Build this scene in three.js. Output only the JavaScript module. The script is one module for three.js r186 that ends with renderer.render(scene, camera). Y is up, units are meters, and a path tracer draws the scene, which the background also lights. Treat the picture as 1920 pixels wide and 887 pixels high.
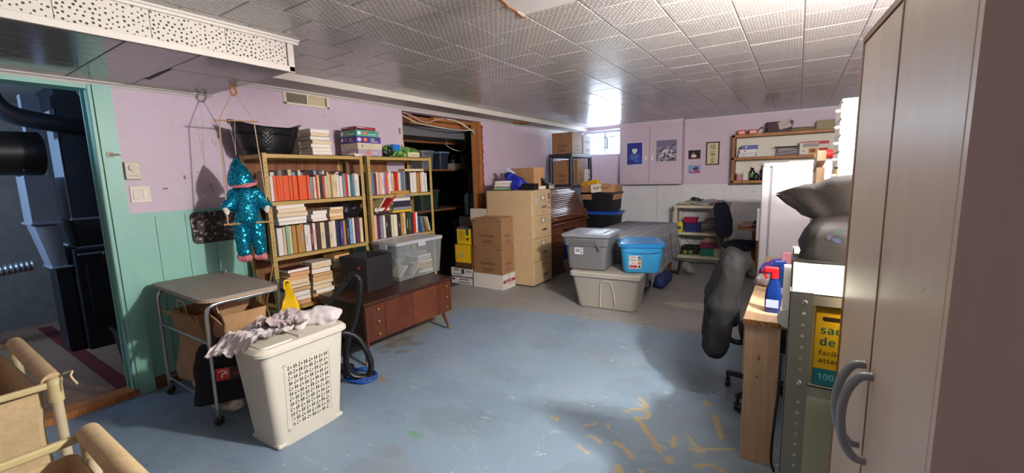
import * as THREE from 'three';
import { RoundedBoxGeometry } from 'three/addons/geometries/RoundedBoxGeometry.js';
import { mergeGeometries, mergeVertices, toCreasedNormals } from 'three/addons/utils/BufferGeometryUtils.js';
import { ImprovedNoise } from 'three/addons/math/ImprovedNoise.js';
import { MeshSurfaceSampler } from 'three/addons/math/MeshSurfaceSampler.js';
import { RectAreaLightUniformsLib } from 'three/addons/lights/RectAreaLightUniformsLib.js';

// ---------------------------------------------------------------- camera, sky, light, exposure
const scene = new THREE.Scene();
const renderer = new THREE.WebGLRenderer();
renderer.toneMapping = THREE.LinearToneMapping;
renderer.toneMappingExposure = 1.16;
renderer.shadowMap.enabled = true;
RectAreaLightUniformsLib.init();
const RAD = Math.PI / 180;
const camera = new THREE.PerspectiveCamera(57.86, 1920 / 887, 0.05, 60);
camera.position.set(0, 1.5, 0);
camera.rotation.set(-8.04 * RAD, 33.684 * RAD, -1.625 * RAD, 'YXZ');
scene.background = new THREE.Color().setRGB(2.3, 3.1, 4.0);          // overcast daylight outside the small windows
const LAMP = [0.6, 2.1, -1.9], LAMP_POWER = 38;
const lampLight = new THREE.PointLight(new THREE.Color().setRGB(1, 0.96, 0.9), LAMP_POWER);
lampLight.position.set(...LAMP); lampLight.castShadow = true; lampLight.shadow.radius = 2.2; lampLight.name = 'lamp_light';
scene.add(lampLight);
for (const s of [-1, 1]) {                                           // the two long sides of the tube
  const tubeLight = new THREE.RectAreaLight(new THREE.Color().setRGB(1, 0.96, 0.9), 500, 0.9, 0.05); tubeLight.position.set(LAMP[0] - .12, LAMP[1], LAMP[2] + s * 0.05); tubeLight.lookAt(LAMP[0] - .12, LAMP[1] - 0.25, LAMP[2] + s * 3); tubeLight.name = 'tube_light'; scene.add(tubeLight);
}
const day = new THREE.RectAreaLight(new THREE.Color().setRGB(0.72, 0.86, 1), 14, 0.7, 0.42);
day.position.set(-3.2, 2.1, -8.28); day.lookAt(-3.0, 1.6, -5); day.name = 'window_daylight'; scene.add(day);
const day2 = new THREE.RectAreaLight(new THREE.Color().setRGB(0.42, 0.64, 1), 170, 0.5, 0.24);
day2.position.set(-5.5, 2.05, 1.22); day2.lookAt(-5.5, 1.75, -1); day2.name = 'furnace_room_daylight'; scene.add(day2);

// ---------------------------------------------------------------- helpers
function rng(seed) { let a = seed >>> 0; return () => { a = (a + 0x6D2B79F5) | 0; let t = Math.imul(a ^ (a >>> 15), 1 | a); t = (t + Math.imul(t ^ (t >>> 7), 61 | t)) ^ t; return ((t ^ (t >>> 14)) >>> 0) / 4294967296; }; }
const PN = new ImprovedNoise();
const noise = (x, y = 0, z = 0) => PN.noise(x + 31.7, y + 11.3, z + 5.1);
const taken = {};
function numbered(name) { const n = taken[name] = (taken[name] ?? -1) + 1; return n ? name + '_' + String(n).padStart(3, '0') : name; }
const mats = {};
function mat(hex, rough = 0.7, o) {
  const key = hex + '/' + rough + (o ? JSON.stringify(o) : '');
  if (!mats[key]) { const m = o && (o.transmission || o.clearcoat || o.sheen) ? new THREE.MeshPhysicalMaterial({ color: hex, roughness: rough, ...o }) : new THREE.MeshStandardMaterial({ color: hex, roughness: rough, ...(o || {}) }); m.name = 'm' + Object.keys(mats).length; mats[key] = m; }
  return mats[key];
}
function canvasTex(w, h, draw, rx = 0, ry = 0, color = true) {
  const c = document.createElement('canvas'); c.width = w; c.height = h; const g = c.getContext('2d'); draw(g, w, h);
  const t = new THREE.CanvasTexture(c); if (color) t.colorSpace = THREE.SRGBColorSpace;
  t.magFilter = THREE.LinearFilter;
  if (rx) { t.wrapS = t.wrapT = THREE.RepeatWrapping; t.repeat.set(1 / rx, 1 / ry); }
  return t;
}
const css = (r, g, b) => 'rgb(' + (r | 0) + ',' + (g | 0) + ',' + (b | 0) + ')';
// pixel-wise texture: f(u, v) gives [r, g, b] 0..255; tiles over rx x ry metres
function pixTex(w, h, f, rx, ry, color = true) {
  const d = new Uint8Array(w * h * 4);
  for (let j = 0; j < h; j++) for (let i = 0; i < w; i++) { const c = f(i / w, j / h), k = (j * w + i) * 4; for (let q = 0; q < 3; q++) d[k + q] = Math.max(0, Math.min(255, c[q])); d[k + 3] = 255; }
  const t = new THREE.DataTexture(d, w, h); if (color) t.colorSpace = THREE.SRGBColorSpace;
  t.magFilter = THREE.LinearFilter; t.minFilter = THREE.LinearMipmapLinearFilter; t.generateMipmaps = true; t.wrapS = t.wrapT = THREE.RepeatWrapping; t.repeat.set(1 / rx, 1 / ry); t.needsUpdate = true;
  return t;
}
// periodic noise in 0..1 tile space
function pnoise(u, v, fu, fv, s = 0) { const a = u * Math.PI * 2, b = v * Math.PI * 2, r = fu / 6.283, q = fv / 6.283; return PN.noise(Math.cos(a) * r + s, Math.sin(a) * r + Math.cos(b) * q, Math.sin(b) * q + s * 1.7); }
function muv(geo) {                                                   // uv in metres by the dominant axis of each face
  const g = geo.index ? geo.toNonIndexed() : geo, p = g.attributes.position, n = g.attributes.normal, uv = new Float32Array(p.count * 2);
  for (let i = 0; i < p.count; i += 3) {
    const nx = Math.abs(n.getX(i) + n.getX(i + 1) + n.getX(i + 2)), ny = Math.abs(n.getY(i) + n.getY(i + 1) + n.getY(i + 2)), nz = Math.abs(n.getZ(i) + n.getZ(i + 1) + n.getZ(i + 2));
    for (let k = i; k < i + 3; k++) {
      const x = p.getX(k), y = p.getY(k), z = p.getZ(k);
      if (nx >= ny && nx >= nz) { uv[2 * k] = z; uv[2 * k + 1] = y; } else if (ny >= nz) { uv[2 * k] = x; uv[2 * k + 1] = z; } else { uv[2 * k] = x; uv[2 * k + 1] = y; }
    }
  }
  g.setAttribute('uv', new THREE.BufferAttribute(uv, 2)); return g;
}
function xf(g, x = 0, y = 0, z = 0, rx = 0, ry = 0, rz = 0) { if (rx || ry || rz) g.applyMatrix4(new THREE.Matrix4().makeRotationFromEuler(new THREE.Euler(rx, ry, rz))); g.translate(x, y, z); return g; }
const bx = (w, h, d, x, y, z, rx, ry, rz) => xf(new THREE.BoxGeometry(w, h, d), x, y, z, rx, ry, rz);
const rb = (w, h, d, r, x, y, z, rx, ry, rz) => xf(new RoundedBoxGeometry(w, h, d, 2, Math.min(r, w / 2.01, h / 2.01, d / 2.01)), x, y, z, rx, ry, rz);
const b6 = (x0, x1, y0, y1, z0, z1) => bx(Math.abs(x1 - x0), Math.abs(y1 - y0), Math.abs(z1 - z0), (x0 + x1) / 2, (y0 + y1) / 2, (z0 + z1) / 2);
const cyl = (r1, r2, h, s, x, y, z, rx, ry, rz) => xf(new THREE.CylinderGeometry(r1, r2, h, s), x, y, z, rx, ry, rz);
const sph = (r, x, y, z, sx = 1, sy = 1, sz = 1, n = 16) => { const g = new THREE.SphereGeometry(r, n, Math.max(6, n * 0.7 | 0)); g.scale(sx, sy, sz); return g.translate(x, y, z); };
const V = (p) => new THREE.Vector3(...p);
function bar(a, b, r, s = 10, r2 = r) { const A = V(a), B = V(b), g = new THREE.CylinderGeometry(r2, r, A.distanceTo(B), s); g.applyQuaternion(new THREE.Quaternion().setFromUnitVectors(new THREE.Vector3(0, 1, 0), B.clone().sub(A).normalize())); A.add(B).multiplyScalar(0.5); return g.translate(A.x, A.y, A.z); }
const tube = (pts, r, n = 24, s = 8, closed = false) => new THREE.TubeGeometry(new THREE.CatmullRomCurve3(pts.map(V), closed, 'catmullrom', 0.5), n, r, s, closed);
function merge(list) { return mergeGeometries(list.flat(3).map((g) => { const q = g.index ? g.toNonIndexed() : g.clone(); for (const k of Object.keys(q.attributes)) if (!['position', 'normal', 'uv'].includes(k)) q.deleteAttribute(k); if (!q.attributes.uv) q.setAttribute('uv', new THREE.BufferAttribute(new Float32Array(q.attributes.position.count * 2), 2)); return q; })); }
function extrude(pts, depth, bevel = 0, holes) {
  const s = new THREE.Shape(pts.map((p) => new THREE.Vector2(p[0], p[1]))); if (holes) for (const h of holes) s.holes.push(new THREE.Path(h.map((p) => new THREE.Vector2(p[0], p[1]))));
  return new THREE.ExtrudeGeometry(s, { depth, bevelEnabled: bevel > 0, bevelSize: bevel, bevelThickness: bevel, bevelSegments: 1 });
}
function rrect(w, d, r, y, x = 0, z = 0, n = 5) {
  const o = []; r = Math.min(r, w / 2 - 1e-4, d / 2 - 1e-4);
  [[1, 1, 0], [-1, 1, 1], [-1, -1, 2], [1, -1, 3]].forEach(([sx, sz, q]) => { for (let i = 0; i <= n; i++) { const a = (q + i / n) * Math.PI / 2; o.push([x + sx * (w / 2 - r) + Math.cos(a) * r, y, z + sz * (d / 2 - r) + Math.sin(a) * r]); } });
  return o;
}
function loft(rings, { capA = true, capB = true, open = false, crease = 0.6 } = {}) {
  const pos = [], idx = [], n = rings[0].length; for (const r of rings) for (const p of r) pos.push(...p);
  const m = open ? n - 1 : n;
  for (let k = 0; k < rings.length - 1; k++) for (let i = 0; i < m; i++) { const a = k * n + i, b = k * n + (i + 1) % n, c = a + n, d = b + n; idx.push(a, c, b, b, c, d); }
  const cap = (k, flip) => { let c = [0, 0, 0]; for (const p of rings[k]) c = c.map((v, q) => v + p[q] / n); const ci = pos.length / 3; pos.push(...c); for (let i = 0; i < n; i++) { const a = k * n + i, b = k * n + (i + 1) % n; flip ? idx.push(ci, b, a) : idx.push(ci, a, b); } };
  if (capA && !open) cap(0, false); if (capB && !open) cap(rings.length - 1, true);
  let g = new THREE.BufferGeometry(); g.setAttribute('position', new THREE.Float32BufferAttribute(pos, 3)); g.setIndex(idx); g.computeVertexNormals();
  g = toCreasedNormals(g, crease); return muv(g);
}
function lathe(pts, n = 24) { return new THREE.LatheGeometry(pts.map((p) => new THREE.Vector2(p[0], p[1])), n); }
// surface nets over a signed distance f
function nets(f, mn, mx, c) {
  const N = [0, 1, 2].map((k) => Math.ceil((mx[k] - mn[k]) / c) + 1), [nx, ny, nz] = N, v = new Float32Array(nx * ny * nz), id = (i, j, k) => (k * ny + j) * nx + i;
  for (let k = 0; k < nz; k++) for (let j = 0; j < ny; j++) for (let i = 0; i < nx; i++) v[id(i, j, k)] = f(mn[0] + i * c, mn[1] + j * c, mn[2] + k * c);
  const vi = new Int32Array(v.length).fill(-1), pos = [], idx = [], C = []; for (let q = 0; q < 8; q++) C.push([q & 1, (q >> 1) & 1, q >> 2]);
  const E = [[0, 1], [2, 3], [4, 5], [6, 7], [0, 2], [1, 3], [4, 6], [5, 7], [0, 4], [1, 5], [2, 6], [3, 7]];
  for (let k = 0; k < nz - 1; k++) for (let j = 0; j < ny - 1; j++) for (let i = 0; i < nx - 1; i++) {
    let m = 0, s = [0, 0, 0]; const d = C.map((o) => v[id(i + o[0], j + o[1], k + o[2])]);
    for (const [a, b] of E) if ((d[a] < 0) !== (d[b] < 0)) { const t = d[a] / (d[a] - d[b]); m++; for (let q = 0; q < 3; q++) s[q] += C[a][q] + t * (C[b][q] - C[a][q]); }
    if (m) { vi[id(i, j, k)] = pos.length / 3; pos.push(mn[0] + (i + s[0] / m) * c, mn[1] + (j + s[1] / m) * c, mn[2] + (k + s[2] / m) * c); }
  }
  const quad = (a, b, d, e, flip) => { if (a < 0 || b < 0 || d < 0 || e < 0) return; flip ? idx.push(a, d, b, a, e, d) : idx.push(a, b, d, a, d, e); };
  for (let k = 1; k < nz - 1; k++) for (let j = 1; j < ny - 1; j++) for (let i = 1; i < nx - 1; i++) {
    const a = v[id(i, j, k)] < 0;
    if (a !== v[id(i + 1, j, k)] < 0) quad(vi[id(i, j - 1, k - 1)], vi[id(i, j, k - 1)], vi[id(i, j, k)], vi[id(i, j - 1, k)], !a);
    if (a !== v[id(i, j + 1, k)] < 0) quad(vi[id(i - 1, j, k - 1)], vi[id(i - 1, j, k)], vi[id(i, j, k)], vi[id(i, j, k - 1)], !a);
    if (a !== v[id(i, j, k + 1)] < 0) quad(vi[id(i - 1, j - 1, k)], vi[id(i, j - 1, k)], vi[id(i, j, k)], vi[id(i - 1, j, k)], !a);
  }
  const g = new THREE.BufferGeometry(); g.setAttribute('position', new THREE.Float32BufferAttribute(pos, 3)); g.setIndex(idx); g.computeVertexNormals(); return muv(g);
}
function capsule(p, a, b, ra, rb2) { const ab = [b[0] - a[0], b[1] - a[1], b[2] - a[2]], ap = [p[0] - a[0], p[1] - a[1], p[2] - a[2]], l = ab[0] ** 2 + ab[1] ** 2 + ab[2] ** 2 || 1e-9; const t = Math.max(0, Math.min(1, (ap[0] * ab[0] + ap[1] * ab[1] + ap[2] * ab[2]) / l)); return Math.hypot(ap[0] - ab[0] * t, ap[1] - ab[1] * t, ap[2] - ab[2] * t) - (ra + (rb2 - ra) * t); }
const smin = (a, b, k) => { const h = Math.max(k - Math.abs(a - b), 0) / k; return Math.min(a, b) - h * h * k / 4; };
// smooth union of tapered bones [[ax,ay,az],[bx,by,bz],ra,rb]; wr(x,y,z) adds folds
function blob(bones, cell, k = 0.04, wr, pad = 0.05) {
  const mn = [9, 9, 9], mx = [-9, -9, -9];
  for (const [a, b, ra, r2] of bones) for (let q = 0; q < 3; q++) { mn[q] = Math.min(mn[q], a[q] - ra - pad, b[q] - r2 - pad); mx[q] = Math.max(mx[q], a[q] + ra + pad, b[q] + r2 + pad); }
  return nets((x, y, z) => { let d = 9; for (const [a, b, ra, r2] of bones) d = smin(d, capsule([x, y, z], a, b, ra, r2), k); return d + (wr ? wr(x, y, z) : 0); }, mn, mx, cell);
}
function crumple(g, amp, f, seed = 0) {                               // push the points of a geometry about, same point same push
  const p = g.attributes.position; for (let i = 0; i < p.count; i++) { const x = p.getX(i), y = p.getY(i), z = p.getZ(i); p.setXYZ(i, x + amp * noise(x * f + seed, y * f, z * f), y + amp * 0.6 * noise(x * f, y * f + seed + 7, z * f), z + amp * noise(x * f, y * f, z * f + seed + 3)); }
  const q = new THREE.BufferGeometry(); q.setAttribute('position', p.clone()); if (g.index) q.setIndex(g.index.clone()); const w = mergeVertices(q, 1e-5); w.computeVertexNormals(); return muv(toCreasedNormals(w, 0.9));
}
// ---- scene book-keeping
function add(parent, name, geo, m, pos, rot, label) {
  const o = new THREE.Mesh(geo, m); o.name = name; if (pos) o.position.set(...pos); if (rot) o.rotation.set(...rot); o.castShadow = o.receiveShadow = true; if (label) o.userData.label = label; parent.add(o); return o;
}
function thing(name, label, category, pos = [0, 0, 0], turn = 0, group) { const o = new THREE.Group(); o.name = numbered(name); o.position.set(...pos); o.rotation.y = turn; o.userData = { label, category }; if (group) o.userData.group = group; scene.add(o); return o; }
function solid(name, label, category, geo, m, pos, rot, group) { const o = add(scene, numbered(name), geo, m, pos, rot); o.userData = { label, category }; if (group) o.userData.group = group; return o; }
function struct(name, geo, m, label, category) { const o = add(scene, numbered(name), geo, m); o.userData = { kind: 'structure', label, category }; return o; }
const ORD = ['first', 'second', 'third', 'fourth', 'fifth', 'sixth', 'seventh', 'eighth', 'ninth', 'tenth', 'eleventh', 'twelfth', 'thirteenth', 'fourteenth', 'fifteenth', 'sixteenth', 'seventeenth', 'eighteenth', 'nineteenth', 'twentieth'];
const ordw = (n) => n < 20 ? ORD[n] : n < 29 ? 'twenty-' + ORD[n - 20] : n === 29 ? 'thirtieth' : 'thirty-' + ORD[n - 30];
// flat print: a thin sheet whose face carries a canvas
function sheet(parent, name, w, h, m, pos, rot, label) { return add(parent, name, new THREE.PlaneGeometry(w, h), m, pos, rot, label); }
const printMat = (w, h, draw, rough = 0.6) => new THREE.MeshStandardMaterial({ map: canvasTex(w, h, draw), roughness: rough });

// ---- shared textures
function woodTex(a, b, seed, w = 0.5, h = 1.2) { return pixTex(256, 512, (u, v) => { const q = pnoise(u, v, 5, 1.2, seed), t = 0.5 + 0.5 * Math.sin((u * 9 + q * 2.2) * 6.283 * 1), f = pnoise(u, v, 60, 4, seed + 4) * 0.35, k = Math.max(0, Math.min(1, 0.25 + 0.3 * t + f + 0.25 * q)); return [0, 1, 2].map((i) => a[i] + (b[i] - a[i]) * k); }, w, h); }
const fineBump = pixTex(256, 256, (u, v) => { const n = 128 + 60 * pnoise(u, v, 30, 30, 1) + 50 * pnoise(u, v, 80, 80, 2); return [n, n, n]; }, 0.35, 0.35, false);
const speck = (c, amt, seed) => pixTex(256, 256, (u, v) => { const n = amt * (pnoise(u, v, 12, 12, seed) + pnoise(u, v, 50, 50, seed + 3)); return c.map((q) => q + n); }, 0.8, 0.8);
const texMat = (map, rough, o = {}) => new THREE.MeshStandardMaterial({ map, roughness: rough, ...o });
const M = {
  purple: texMat(pixTex(512, 512, (u, v) => { const n = 5 * pnoise(u, v, 5, 5, 2) + 3 * pnoise(u, v, 40, 40, 5); return [199 + n, 183 + n, 198 + n]; }, 2.1, 2.1), 0.55, { bumpMap: fineBump, bumpScale: 0.0006 }),
  mint: texMat(pixTex(512, 512, (u, v) => { const n = 6 * pnoise(u, v, 4, 4, 12) + 4 * pnoise(u, v, 30, 6, 15); return [134 + n, 190 + n, 174 + n]; }, 1.7, 1.7), 0.45, { bumpMap: fineBump, bumpScale: 0.0004 }),
  whitewall: texMat(speck([216, 218, 221], 7, 3), 0.5),
  white: mat('#dedcd6', 0.5), offwhite: mat('#cfccc4', 0.55), black: mat('#121214', 0.5), darkgrey: mat('#2b2c30', 0.55),
  chrome: mat('#b9bcc2', 0.25, { metalness: 0.9 }), brass: mat('#b08d4a', 0.35, { metalness: 0.8 }), steel: mat('#8d9096', 0.4, { metalness: 0.7 }),
  card: texMat(speck([152, 112, 76], 8, 9), 0.85), card2: texMat(speck([176, 134, 94], 8, 19), 0.85), paper: mat('#e4dccb', 0.8),
  pages: texMat(pixTex(64, 256, (u, v) => { const n = 12 * pnoise(u, v, 2, 120, 4); return [222 + n, 203 + n, 170 + n]; }, 1, 1), 0.85), pages2: texMat(pixTex(64, 256, (u, v) => { const n = 12 * pnoise(u, v, 2, 120, 9); return [230 + n, 226 + n, 214 + n]; }, 1, 1), 0.85), pages3: texMat(pixTex(64, 256, (u, v) => { const n = 14 * pnoise(u, v, 2, 120, 14); return [208 + n, 168 + n, 118 + n]; }, 1, 1), 0.85),
  birch: texMat(woodTex([226, 208, 190], [218, 196, 176], 3, 1.6, 3.0), 0.34), birchEdge: mat('#8a5f38', 0.5),
  beech: texMat(woodTex([190, 160, 128], [170, 138, 106], 8, 0.5, 1.4), 0.45), pine: texMat(woodTex([176, 122, 62], [128, 78, 34], 5, 0.3, 1.1), 0.55), stud: texMat(woodTex([182, 120, 66], [128, 76, 38], 7, 0.3, 1.0), 0.75),
  walnut: texMat(woodTex([98, 50, 27], [62, 29, 15], 11, 0.4, 0.9), 0.32), walnutTop: texMat(woodTex([66, 38, 28], [42, 24, 18], 13, 0.4, 1.2), 0.35), oakRed: texMat(woodTex([108, 62, 40], [70, 36, 22], 17, 0.3, 0.9), 0.35), plank: texMat(woodTex([150, 104, 66], [98, 62, 36], 21, 0.4, 0.6), 0.75),
};
// ================================================================ the room
// ---- floor: blue paint near, bare grey concrete beyond, chips, stains and scratches
const FX0 = -3.92, FX1 = 1.15, FZ0 = -8.2, FZ1 = 1.3;
const floorMap = canvasTex(1400, 2048, (g, w, h) => {
  const sx = w / (FX1 - FX0), sz = h / (FZ1 - FZ0), P = (x, z) => [(x - FX0) * sx, (z - FZ0) * sz], r = rng(5);
  const poly = (pts, c) => { g.fillStyle = c; g.beginPath(); pts.forEach((p, i) => { const q = P(...p); i ? g.lineTo(...q) : g.moveTo(...q); }); g.closePath(); g.fill(); };
  g.fillStyle = css(146, 145, 142); g.fillRect(0, 0, w, h);
  const edge = []; const raw = [[-3.92, -1.5], [-3.6, -1.9], [-3.2, -2.2], [-3.0, -2.75], [-3.05, -3.3], [-3.2, -3.62], [-2.9, -3.82], [-2.38, -3.96], [-1.49, -4.05], [-0.6, -4.1], [0.2, -4.12], [1.15, -4.12]];
  for (let i = 0; i < raw.length - 1; i++) for (let k = 0; k < 14; k++) { const t = k / 14; edge.push([raw[i][0] + (raw[i + 1][0] - raw[i][0]) * t, raw[i][1] + (raw[i + 1][1] - raw[i][1]) * t + (r() - 0.5) * 0.03]); }
  poly([...edge, [1.15, -4.12], [1.15, 1.3], [-3.92, 1.3]], css(126, 147, 166));
  for (let i = 0; i < 900; i++) {                                     // worn and dusty patches with an outline of their own
    const x = FX0 + r() * 5.07, z = FZ0 + r() * 9.5, a = 0.04 + r() * 0.22, c = r(); const [px, pz] = P(x, z);
    g.fillStyle = c < 0.4 ? 'rgba(158,166,172,0.10)' : c < 0.7 ? 'rgba(86,96,110,0.09)' : 'rgba(130,118,110,0.11)'; g.beginPath();
    for (let k = 0; k < 14; k++) { const an = k / 14 * 6.283, rr = a * (0.6 + 0.6 * r()); g.lineTo(px + Math.cos(an) * rr * sx, pz + Math.sin(an) * rr * sz * 0.8); } g.fill();
  }
  const blotch = (x, z, rx, rz, col, n = 26) => { const [px, pz] = P(x, z); g.fillStyle = col; for (let q = 0; q < n; q++) { const an = r() * 6.283, d = Math.sqrt(r()); g.beginPath(); const cx = px + Math.cos(an) * d * rx * sx, cz = pz + Math.sin(an) * d * rz * sz; for (let k = 0; k < 7; k++) { const t = k / 7 * 6.283, s = (0.12 + 0.22 * r()); g.lineTo(cx + Math.cos(t) * s * rx * sx, cz + Math.sin(t) * s * rz * sz); } g.fill(); } };
  const TAN = 'rgba(180,156,118,0.8)', PALE = 'rgba(200,198,190,0.75)';
  for (let i = 0; i < 420; i++) blotch(FX0 + r() * 5.07, -4.1 + r() * 4.2, 0.007 + r() * 0.034, 0.005 + r() * 0.018, r() < 0.78 ? PALE : 'rgba(74,80,90,0.5)', 5);
  for (let i = 0; i < 130; i++) { const x = FX0 + r() * 5, z = -4 + r() * 4, a = r() * 6.28, l = 0.03 + r() * 0.14; g.strokeStyle = 'rgba(196,200,200,0.35)'; g.lineWidth = 1; g.beginPath(); g.moveTo(...P(x, z)); g.lineTo(...P(x + Math.cos(a) * l, z + Math.sin(a) * l)); g.stroke(); }
  // peeled line where the paint stops
  for (const e of edge) if (e[0] > -2.3 && r() < 0.6) blotch(e[0], e[1] + (r() - 0.5) * 0.03, 0.03 + r() * 0.05, 0.01 + r() * 0.025, r() < 0.5 ? 'rgba(190,180,160,0.7)' : 'rgba(160,138,106,0.6)', 6);
  blotch(-0.95, -4.98, 0.26, 0.14, 'rgba(186,180,160,0.45)', 46); blotch(-1.55, -4.35, 0.1, 0.03, 'rgba(186,172,140,0.5)', 12);
  // tan peels on the right, the squiggle, and scattered spots
  const trail = (pts, wd) => { const c = new THREE.CatmullRomCurve3(pts.map((p) => new THREE.Vector3(p[0], 0, p[1]))), n = 12 * pts.length, L = [], R = []; for (let i = 0; i <= n; i++) { const f = i / n, q = c.getPoint(f), t = c.getTangent(f), k = wd * (.35 + 1.1 * Math.abs(noise(f * 9, pts[0][0] * 40)) + .3 * r()) * Math.min(1, 6 * Math.min(f, 1 - f) + .3); L.push([q.x + t.z * k, q.z - t.x * k]); R.unshift([q.x - t.z * k, q.z + t.x * k]); } poly([...L, ...R], 'rgba(178,156,120,0.88)'); for (let i = 0; i < 5; i++) { const q = c.getPoint(r()); blotch(q.x + (r() - .5) * wd * 3, q.z + (r() - .5) * wd * 3, wd * .6, wd * .4, TAN, 3); } };
  trail([[-0.82, -2.70], [-0.76, -2.66], [-0.73, -2.6], [-0.8, -2.62]], 0.018); trail([[-0.83, -2.52], [-0.76, -2.56], [-0.70, -2.55], [-0.70, -2.48], [-0.76, -2.45]], 0.02); trail([[-0.77, -2.47], [-0.72, -2.42], [-0.66, -2.35], [-0.6, -2.28], [-0.53, -2.18]], 0.022); trail([[-0.86, -2.5], [-0.8, -2.49]], 0.014);
  trail([[-0.94, -2.14], [-0.86, -2.12], [-0.84, -2.1]], 0.014); trail([[-0.88, -2.31], [-0.85, -2.25]], 0.014); trail([[-0.79, -2.15], [-0.72, -2.13], [-0.64, -2.06]], 0.022); trail([[-0.7, -1.98], [-0.66, -1.9]], 0.03); trail([[-0.51, -2.38], [-0.49, -2.27]], 0.022); trail([[-0.49, -2.18], [-0.47, -2.12]], 0.03);
  trail([[-0.44, -2.88], [-0.39, -2.83]], 0.03); trail([[-0.35, -2.74], [-0.31, -2.6], [-0.28, -2.48]], 0.025); trail([[-0.31, -2.55], [-0.25, -2.52]], 0.012); trail([[-0.45, -2.44], [-0.38, -2.34], [-0.28, -2.38], [-0.2, -2.43]], 0.012); trail([[-0.42, -2.3], [-0.33, -2.32]], 0.016); trail([[-0.36, -2.16], [-0.3, -2.22], [-0.22, -2.2]], 0.02); trail([[-0.3, -3.05], [-0.2, -3.02]], 0.018); trail([[-1.0, -2.2], [-0.93, -2.28]], 0.012); trail([[-0.95, -2.02], [-0.86, -1.98]], 0.012); trail([[-0.6, -2.0], [-0.5, -1.95]], 0.018);
  blotch(-1.18, -2.19, 0.035, 0.025, TAN, 20);
  blotch(-2.62, -1.98, 0.11, 0.05, 'rgba(150,132,100,0.55)', 30); blotch(-2.95, -2.55, 0.18, 0.2, 'rgba(122,112,96,0.4)', 30);
  blotch(-1.78, -1.62, 0.075, 0.03, 'rgba(92,150,104,0.5)', 22); blotch(-1.86, -1.72, 0.03, 0.014, 'rgba(92,150,104,0.5)', 10);
  for (let i = 0; i < 12000; i++) { g.fillStyle = r() < 0.5 ? 'rgba(220,225,228,0.10)' : 'rgba(40,46,54,0.12)'; g.fillRect(r() * w, r() * h, 1 + r() * 1.6, 1 + r() * 1.6); }
});
floorMap.wrapS = floorMap.wrapT = THREE.ClampToEdgeWrapping;
{
  const g = b6(FX0, FX1, -0.1, 0, FZ0, FZ1), p = g.attributes.position, uv = g.attributes.uv;
  for (let i = 0; i < p.count; i++) uv.setXY(i, (p.getX(i) - FX0) / (FX1 - FX0), 1 - (p.getZ(i) - FZ0) / (FZ1 - FZ0));
  struct('floor', g, new THREE.MeshStandardMaterial({ map: floorMap, roughness: 0.48, bumpMap: (() => { const t = fineBump.clone(); t.repeat.set(14, 26); t.needsUpdate = true; return t; })(), bumpScale: 0.0008 }), 'painted concrete floor, worn blue near and grey beyond', 'floor');
  const cg = muv(b6(-7, FX0, -0.1, 0, -2.45, 1.3));
  struct('floor', cg, texMat(pixTex(256, 256, (u, v) => { const n = 16 * pnoise(u, v, 60, 60, 4) + 8 * pnoise(u, v, 5, 5, 8); return [128 + n, 98 + n, 78 + n]; }, 0.5, 0.5), 0.95), 'dusty brown carpet of the furnace room', 'floor');
  struct('floor', b6(-7, FX0, -0.1, 0, -8.2, -2.45), mat('#4c4a48', 0.8), 'bare floor of the dark store room', 'floor');
  solid('carpet_stripe', 'dark red stripe along the furnace room carpet', 'carpet', b6(-6.8, -4.06, 0, 0.004, -0.86, -0.96), mat('#5c1219', 0.95));
}
// ---- walls
const WX = -3.92, LX = -4.04;
const wl = struct('wall_left', muv(merge([b6(LX, WX, 1.3, 2.42, -0.93, -3.61), b6(LX, WX, 2.3, 2.42, -3.61, -5.08), b6(LX, WX, 0, 2.42, -5.08, -8.2), b6(LX, WX, 2.17, 2.42, 0.1, -0.93), b6(LX, WX, 0, 2.42, 0.1, 1.3)])), M.purple, 'pale lilac wall with doorway and rough store room opening', 'wall');
add(wl, 'wainscot_backing', muv(b6(LX, WX - 0.004, 0, 1.3, -0.93, -3.61)), M.mint);
{ // mint boards, one by one
  const edges = [-1.015, -1.16, -1.345]; for (let z = -1.345 - 0.19; z > -3.62; z -= 0.19) edges.push(z); edges.push(-3.61);
  for (let i = 0; i < edges.length - 1; i++) add(wl, 'wainscot_board', muv(b6(WX - 0.002, WX + 0.008, 0.09, 1.285, edges[i] - 0.0015, edges[i + 1] + 0.0015)), M.mint);
  add(wl, 'wainscot_cap', muv(b6(WX, WX + 0.014, 1.285, 1.312, -1.015, -3.61)), M.mint);
  // nail holes, scrapes and peeled paint
  const rr = rng(3); const spots = [];
  for (const [z, y, w, h] of [[-1.62, 1.82, .004, .02], [-1.6, 1.84, .003, .03], [-1.5, 1.6, .01, .008], [-1.53, 1.605, .008, .006], [-1.47, 1.6, .008, .006], [-1.38, 1.56, .012, .03], [-1.55, 1.49, .005, .03], [-1.56, 1.45, .006, .02], [-1.34, 1.95, .008, .004], [-2.6, 2.13, .008, .008], [-1.25, 1.48, .03, .012], [-3.57, 2.06, .028, .07], [-3.59, 1.9, .014, .02]]) spots.push(b6(WX, WX + 0.0015, y - h / 2, y + h / 2, z - w / 2, z + w / 2));
  add(wl, 'scrape', merge(spots), mat('#8d6f5c', 0.9));
}
struct('wall_far', muv(merge([b6(-4.04, FX1, 1.27, 1.86, -8.2, -8.42), b6(-4.04, FX1, 2.34, 2.42, -8.2, -8.42), b6(-4.04, -3.7, 1.86, 2.34, -8.2, -8.42), b6(-2.8, FX1, 1.86, 2.34, -8.2, -8.42)])), M.purple, 'pale lilac upper part of the far wall', 'wall');
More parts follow.
